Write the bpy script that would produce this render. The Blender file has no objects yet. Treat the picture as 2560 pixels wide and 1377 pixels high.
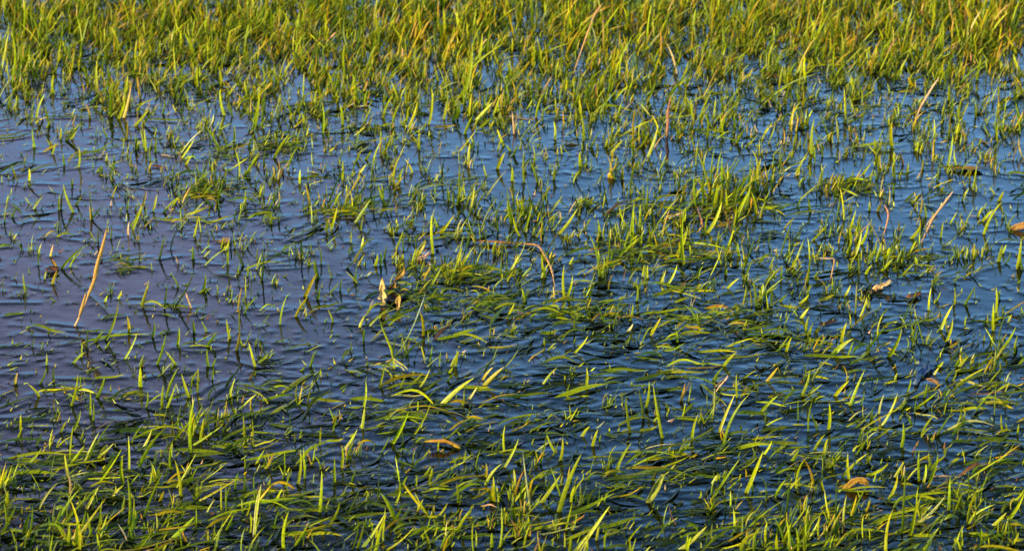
import bpy, math, random
import numpy as np

rng = np.random.default_rng(7)
random.seed(7)
S = bpy.context.scene

# ------------------------------------------------------------ camera
CAM_H, PITCH, HF = 1.6, math.radians(20.0), math.radians(8.4)
FP = 1280.0 / math.tan(HF)
cam = bpy.data.cameras.new("camera")
camo = bpy.data.objects.new("camera", cam)
S.collection.objects.link(camo)
camo.location = (0, 0, CAM_H)
camo.rotation_euler = (math.pi / 2 - PITCH, 0, 0)
cam.angle = 2 * HF
cam.clip_end = 1000
cam.clip_start = 0.1
cam.dof.use_dof = True
cam.dof.focus_distance = 4.35
cam.dof.aperture_fstop = 16
S.camera = camo

# ------------------------------------------------------------ light
SUN_EL, SUN_AZ = math.radians(18.5), math.radians(-124)   # azimuth from +Y, clockwise positive
W_ = bpy.data.worlds.new("World")
S.world = W_
W_.use_nodes = True
nt = W_.node_tree
sky = nt.nodes.new("ShaderNodeTexSky")
sky.sky_type = 'NISHITA'
sky.sun_disc = False
sky.sun_elevation = SUN_EL
sky.sun_rotation = SUN_AZ
sky.air_density = 1.0
sky.dust_density = 0.25
sky.ozone_density = 4.0
bg = nt.nodes["Background"]
# mauve sky tint added ahead-left for the water to reflect, blue tint elsewhere
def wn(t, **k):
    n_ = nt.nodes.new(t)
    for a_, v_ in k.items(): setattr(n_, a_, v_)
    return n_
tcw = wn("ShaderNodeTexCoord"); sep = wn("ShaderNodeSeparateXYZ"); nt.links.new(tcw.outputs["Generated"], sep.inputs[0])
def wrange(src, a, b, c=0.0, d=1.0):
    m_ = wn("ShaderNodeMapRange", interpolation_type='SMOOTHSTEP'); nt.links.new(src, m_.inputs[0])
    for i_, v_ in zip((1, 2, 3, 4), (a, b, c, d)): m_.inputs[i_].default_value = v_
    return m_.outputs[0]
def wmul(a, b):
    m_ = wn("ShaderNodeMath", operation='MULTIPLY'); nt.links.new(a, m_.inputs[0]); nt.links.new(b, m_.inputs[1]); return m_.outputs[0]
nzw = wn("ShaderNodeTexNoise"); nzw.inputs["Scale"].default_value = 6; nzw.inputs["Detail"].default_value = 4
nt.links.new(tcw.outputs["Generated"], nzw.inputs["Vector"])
mauve_mask = wmul(wmul(wrange(sep.outputs[0], 0.03, -0.11), wmul(wrange(sep.outputs[2], 0.27, 0.33), wrange(sep.outputs[2], 0.37, 0.44, 1.0, 0.65))), wmul(wrange(sep.outputs[1], 0.2, 0.7), wrange(nzw.outputs[0], 0.25, 0.6, 0.6, 1.0)))
mixw = wn("ShaderNodeMix", data_type='RGBA'); nt.links.new(mauve_mask, mixw.inputs[0])
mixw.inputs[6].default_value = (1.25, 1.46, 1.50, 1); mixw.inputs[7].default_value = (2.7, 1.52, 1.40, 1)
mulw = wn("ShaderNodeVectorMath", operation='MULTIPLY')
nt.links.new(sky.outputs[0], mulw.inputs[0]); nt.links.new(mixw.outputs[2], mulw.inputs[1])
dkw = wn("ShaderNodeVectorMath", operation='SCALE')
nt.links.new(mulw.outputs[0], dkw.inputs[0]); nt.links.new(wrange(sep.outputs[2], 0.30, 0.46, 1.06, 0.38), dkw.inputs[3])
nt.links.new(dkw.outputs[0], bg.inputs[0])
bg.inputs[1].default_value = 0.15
sl = bpy.data.lights.new("sun", 'SUN')
sl.energy = 5.0
sl.angle = math.radians(0.5)
sl.color = (1.0, 0.76, 0.31)
so = bpy.data.objects.new("sun", sl)
S.collection.objects.link(so)
sx, sy, sz = math.sin(SUN_AZ) * math.cos(SUN_EL), math.cos(SUN_AZ) * math.cos(SUN_EL), math.sin(SUN_EL)
from mathutils import Vector
so.rotation_euler = Vector((sx, sy, sz)).to_track_quat('Z', 'Y').to_euler()
S.view_settings.view_transform = 'Standard'
S.view_settings.look = 'None'
S.view_settings.gamma = 1
S.view_settings.exposure = 1.55

# ------------------------------------------------------------ helpers
CP, SP = math.cos(PITCH), math.sin(PITCH)
def ray(px, py):
    u = (np.asarray(px, float) - 1280.0) / FP
    v = (688.5 - np.asarray(py, float)) / FP
    return u, CP + v * SP, -SP + v * CP
def on_z(px, py, z=0.0):                 # photo pixel -> point on level z
    a, b, c = ray(px, py)
    t = (z - CAM_H) / c
    return np.stack([a * t, b * t, CAM_H + c * t], -1)
def on_y(px, py, Y):                     # photo pixel -> point at distance Y
    a, b, c = ray(px, py)
    t = Y / b
    return np.stack([a * t, b * t, CAM_H + c * t], -1)
def mmpx(p):                             # metres per photo pixel at point
    return math.hypot(p[1], CAM_H) / FP

def tag(o, label=None, cat=None, group=None, kind=None):
    if label: o['label'] = label
    if cat: o['category'] = cat
    if group: o['group'] = group
    if kind: o['kind'] = kind
    return o
def empty(name, loc):
    o = bpy.data.objects.new(name, None)
    o.empty_display_size = 0.02
    S.collection.objects.link(o)
    o.location = loc
    return o

def mesh_obj(name, V, F, mat, C=None, parent=None, smooth=True):
    V = np.asarray(V, np.float32).reshape(-1, 3)
    if parent is not None:
        V = V - np.array(parent.location, np.float32)
    F = np.asarray(F, np.int32)
    me = bpy.data.meshes.new(name)
    me.vertices.add(len(V)); me.vertices.foreach_set("co", V.ravel())
    k = F.shape[1]
    me.loops.add(F.size); me.loops.foreach_set("vertex_index", F.ravel())
    me.polygons.add(len(F))
    me.polygons.foreach_set("loop_start", np.arange(0, F.size, k, dtype=np.int32))
    if smooth:
        me.polygons.foreach_set("use_smooth", np.ones(len(F), bool))
    if C is not None:
        at = me.color_attributes.new("tint", 'FLOAT_COLOR', 'POINT')
        C = np.asarray(C, np.float32).reshape(-1, 3)
        at.data.foreach_set("color", np.concatenate([C, np.ones((len(C), 1), np.float32)], 1).ravel())
    me.update(calc_edges=True); me.validate()
    me.materials.append(mat)
    o = bpy.data.objects.new(name, me)
    S.collection.objects.link(o)
    if parent is not None: o.parent = parent
    return o

# ------------------------------------------------------------ materials
def new_mat(name):
    m = bpy.data.materials.new(name); m.use_nodes = True
    t = m.node_tree; t.nodes.clear()
    return m, t, t.nodes, t.links
def leaf_material(name, rough=0.32, trans=0.35, streak=260.0):
    m, t, N, L = new_mat(name)
    out = N.new("ShaderNodeOutputMaterial")
    at = N.new("ShaderNodeAttribute"); at.attribute_name = "tint"
    tc = N.new("ShaderNodeTexCoord")
    nz = N.new("ShaderNodeTexNoise"); nz.inputs["Scale"].default_value = streak; nz.inputs["Detail"].default_value = 3
    L.new(tc.outputs["Object"], nz.inputs["Vector"])
    mr = N.new("ShaderNodeMapRange"); mr.inputs[1].default_value = 0.3; mr.inputs[2].default_value = 0.7
    mr.inputs[3].default_value = 0.72; mr.inputs[4].default_value = 1.25
    L.new(nz.outputs[0], mr.inputs[0])
    mx = N.new("ShaderNodeVectorMath"); mx.operation = 'SCALE'
    L.new(at.outputs["Color"], mx.inputs[0]); L.new(mr.outputs[0], mx.inputs[3])
    bp = N.new("ShaderNodeBump"); bp.inputs["Strength"].default_value = 0.35; bp.inputs["Distance"].default_value = 0.0006
    L.new(nz.outputs[0], bp.inputs["Height"])
    p = N.new("ShaderNodeBsdfPrincipled")
    p.inputs["Roughness"].default_value = rough
    p.inputs["IOR"].default_value = 1.30
    L.new(mx.outputs[0], p.inputs["Base Color"]); L.new(bp.outputs[0], p.inputs["Normal"])
    tr = N.new("ShaderNodeBsdfTranslucent")
    L.new(mx.outputs[0], tr.inputs["Color"])
    ms = N.new("ShaderNodeMixShader"); ms.inputs[0].default_value = trans
    L.new(p.outputs[0], ms.inputs[1]); L.new(tr.outputs[0], ms.inputs[2]); L.new(ms.outputs[0], out.inputs[0])
    return m
GRASS = leaf_material("grass_blade", 0.38, 0.40)
STRAW = leaf_material("dry_straw", 0.45, 0.2, 420)
LEAF = leaf_material("wet_leaf", 0.38, 0.3, 200)

def water_material():
    m, t, N, L = new_mat("water_surface")
    out = N.new("ShaderNodeOutputMaterial")
    tc = N.new("ShaderNodeTexCoord")
    mp = N.new("ShaderNodeMapping"); mp.inputs["Scale"].default_value = (1, 1.5, 1)
    L.new(tc.outputs["Object"], mp.inputs[0])
    n1 = N.new("ShaderNodeTexNoise"); n1.inputs["Scale"].default_value = 38; n1.inputs["Detail"].default_value = 4; n1.inputs["Roughness"].default_value = 0.6
    L.new(mp.outputs[0], n1.inputs["Vector"])
    bp = N.new("ShaderNodeBump"); bp.inputs["Strength"].default_value = 1.0; bp.inputs["Distance"].default_value = 0.00028
    L.new(n1.outputs[0], bp.inputs["Height"])
    fr = N.new("ShaderNodeFresnel"); fr.inputs["IOR"].default_value = 1.37
    L.new(bp.outputs[0], fr.inputs["Normal"])
    gl = N.new("ShaderNodeBsdfGlossy"); gl.inputs["Roughness"].default_value = 0.06
    L.new(bp.outputs[0], gl.inputs["Normal"])
    tr = N.new("ShaderNodeBsdfTransparent"); tr.inputs[0].default_value = (0.70, 0.68, 0.58, 1)
    ms = N.new("ShaderNodeMixShader")
    L.new(fr.outputs[0], ms.inputs[0]); L.new(tr.outputs[0], ms.inputs[1]); L.new(gl.outputs[0], ms.inputs[2])
    L.new(ms.outputs[0], out.inputs[0])
    return m
WATER = water_material()

def mud_material():
    m, t, N, L = new_mat("mud_bed")
    out = N.new("ShaderNodeOutputMaterial")
    at = N.new("ShaderNodeAttribute"); at.attribute_name = "tint"
    tc = N.new("ShaderNodeTexCoord")
    nz = N.new("ShaderNodeTexNoise"); nz.inputs["Scale"].default_value = 30; nz.inputs["Detail"].default_value = 8; nz.inputs["Roughness"].default_value = 0.7
    L.new(tc.outputs["Object"], nz.inputs["Vector"])
    mr = N.new("ShaderNodeMapRange"); mr.inputs[1].default_value = 0.3; mr.inputs[2].default_value = 0.7
    mr.inputs[3].default_value = 0.55; mr.inputs[4].default_value = 1.35
    L.new(nz.outputs[0], mr.inputs[0])
    mx = N.new("ShaderNodeVectorMath"); mx.operation = 'SCALE'
    L.new(at.outputs["Color"], mx.inputs[0]); L.new(mr.outputs[0], mx.inputs[3])
    p = N.new("ShaderNodeBsdfPrincipled"); p.inputs["Roughness"].default_value = 0.8
    L.new(mx.outputs[0], p.inputs["Base Color"]); L.new(p.outputs[0], out.inputs[0])
    return m
MUD = mud_material()

# ------------------------------------------------------------ blade maker
# colours (linear albedo)
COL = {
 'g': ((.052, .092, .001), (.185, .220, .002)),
 'b': ((.130, .175, .002), (.345, .355, .006)),     # bright green, lighter towards the tip
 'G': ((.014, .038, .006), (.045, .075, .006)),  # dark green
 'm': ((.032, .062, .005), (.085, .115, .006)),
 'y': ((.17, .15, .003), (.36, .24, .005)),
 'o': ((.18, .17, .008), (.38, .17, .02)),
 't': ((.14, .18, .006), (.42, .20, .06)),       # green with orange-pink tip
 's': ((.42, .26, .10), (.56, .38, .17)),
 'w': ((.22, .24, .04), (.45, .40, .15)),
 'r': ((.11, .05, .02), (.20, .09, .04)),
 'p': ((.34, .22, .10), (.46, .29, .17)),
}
def curve3(P0, P1, P2, S_=7):
    t = np.linspace(0, 1, S_)[None, :, None]
    P0, P1, P2 = [np.asarray(p, float).reshape(-1, 1, 3) for p in (P0, P1, P2)]
    return (1 - t) ** 2 * P0 + 2 * t * (1 - t) * P1 + t * t * P2
def strips(C, width, side, colA, colB, fold=0.22, prof=None, colp=1.2):
    """C (N,S,3) centre lines; width (N,); side (N,3) -> folded leaf strips"""
    C = np.asarray(C, float); n, s, _ = C.shape
    t = np.linspace(0, 1, s)
    if prof is None:
        prof = (0.62 + 0.55 * np.sin(np.pi * np.clip(t * 1.25, 0, 1)) ** 0.9) * (1 - t ** 2.6) ** 0.85
    prof = np.maximum(prof, 0.03)
    T = np.gradient(C, axis=1)
    T /= np.linalg.norm(T, axis=2, keepdims=True) + 1e-9
    sd = np.asarray(side, float)
    if sd.ndim == 2: sd = sd[:, None, :]
    sd = sd - (sd * T).sum(2, keepdims=True) * T
    sd /= np.linalg.norm(sd, axis=2, keepdims=True) + 1e-9
    nr = np.cross(sd, T)
    w = (np.asarray(width, float).reshape(-1, 1) * prof[None, :])[..., None]
    V = np.stack([C - sd * w * .5, C + nr * w * fold, C + sd * w * .5], 2)
    i = np.arange(s - 1)
    q = []
    for k in range(2):
        q.append(np.stack([i * 3 + k, i * 3 + k + 1, (i + 1) * 3 + k + 1, (i + 1) * 3 + k], 1))
    q = np.concatenate(q)
    F = (q[None] + (np.arange(n) * s * 3)[:, None, None]).reshape(-1, 4)
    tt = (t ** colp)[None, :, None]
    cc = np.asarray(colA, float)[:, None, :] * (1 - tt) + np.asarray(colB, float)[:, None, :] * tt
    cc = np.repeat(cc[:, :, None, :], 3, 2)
    return V.reshape(-1, 3), F, cc.reshape(-1, 3)
class Bag:
    def __init__(s): s.V, s.F, s.C, s.n = [], [], [], 0
    def add(s, V, F, C):
        s.V.append(V); s.F.append(F + s.n); s.C.append(C); s.n += len(V)
    def build(s, name, mat, parent=None):
        return mesh_obj(name, np.concatenate(s.V), np.concatenate(s.F), mat, np.concatenate(s.C), parent)

BUMPS = []      # (points Nx2, amplitude, radius) : where the water surface is drawn up
def bump(pts, amp, rad):
    pts = np.asarray(pts, float).reshape(-1, 2)
    BUMPS.append(np.concatenate([pts, np.full((len(pts), 1), amp), np.full((len(pts), 1), rad)], 1))

DEPTH = 0.034
def jit(c, k=0.18):
    c = np.array(c); return np.clip(c * (1 + rng.normal(0, k, 1)) * (1 + rng.normal(0, k * .35, 3)), .003, .8)
def upright(xb, yb, xt, yt, w, col='g', bend=None, lean=None, face=None):
    """one upright blade from photo pixels; stands on the bed, pierces the water"""
    P = on_z(xb, yb); m = mmpx(P)
    h0 = math.hypot(xt - xb, yt - yb) * m
    dy = (lean if lean is not None else random.uniform(-.25, .3)) * h0
    Q = on_y(xt, yt, P[1] + dy)
    if Q[2] < 0.002: Q = on_z(xt, yt, 0.003)
    d = Q - P; L_ = np.linalg.norm(d)
    side = np.array([d[2], 0, -d[0]]); side /= np.linalg.norm(side) + 1e-9
    if bend is None: bend = random.uniform(-.06, .07)
    ctrl = (P + Q) / 2 + side * bend * L_ * 2 + np.array([0, 0, .03 * L_])
    dirn = (ctrl - P); dirn /= np.linalg.norm(dirn)
    dirn = dirn * .5 + np.array([0, 0, .5])
    root = P - dirn * (DEPTH / max(dirn[2], .35))
    seg = curve3(P, ctrl, Q, 9)[0]
    Cn = np.concatenate([root[None], (root * .5 + P * .5)[None], seg])
    a = math.radians(face if face is not None else random.uniform(-30, 30))
    sv = np.array([math.cos(a), math.sin(a), 0])
    if abs(d[0]) > abs(d[2]) * 1.2:
        sv = np.array([-d[2], .35, d[0]]) * 1.0
    ww = w * m * (.66 if yb < 460 else .80)
    t = np.linspace(0, 1, 11)
    prof = np.clip((t / .18), .55, 1) * (1 - np.clip((t - .2) / .8, 0, 1) ** 2.2) ** .8
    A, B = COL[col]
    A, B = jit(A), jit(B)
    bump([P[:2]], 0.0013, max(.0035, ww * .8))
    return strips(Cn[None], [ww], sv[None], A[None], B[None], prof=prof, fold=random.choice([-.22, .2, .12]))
def floating(xa, ya, xb, yb, w, col='g', arch=.0, zz=.0015, bow=0.0):
    P = on_z(xa, ya, zz - .002); Q = on_z(xb, yb, zz)
    m = mmpx(P)
    d = Q - P; L_ = np.linalg.norm(d); n = np.array([-d[1], d[0], 0]) / L_
    ctrl = (P + Q) / 2 + n * bow * L_ + np.array([0, 0, arch * L_ * 2])
    Cn = curve3(P, ctrl, Q, 11)[0]
    Cn[:, 2] += np.sin(np.linspace(0, random.uniform(3, 9), 11) + random.uniform(0, 6)) * .0012
    A, B = COL[col]
    side = n + np.array([0, 0, random.uniform(.05, .7)])
    ww = w * m * .84
    bump(np.stack([np.interp(np.linspace(0, 1, 40), np.linspace(0, 1, 11), Cn[:, k]) for k in (0, 1)], 1), .0011, max(.0035, ww * .7))
    t = np.linspace(0, 1, 11)
    prof = np.clip(.35 + t / .3, 0, 1) * (1 - np.clip((t - .35) / .65, 0, 1) ** 2.2) ** .8
    return strips(Cn[None], [ww], side[None], jit(A)[None], jit(B)[None], prof=prof, fold=-.15)

# crops used when reading the photo: origin + scale
K = 2.9767
ORG = dict(A1=(0, 0), A2=(860, 0), A3=(1700, 0), B1=(0, 460), B2=(860, 460), B3=(1700, 460), C1=(0, 917), C2=(860, 917), C3=(1700, 917))
def cx(c, x, y): return ORG[c][0] + x / K, ORG[c][1] + y / K

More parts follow.
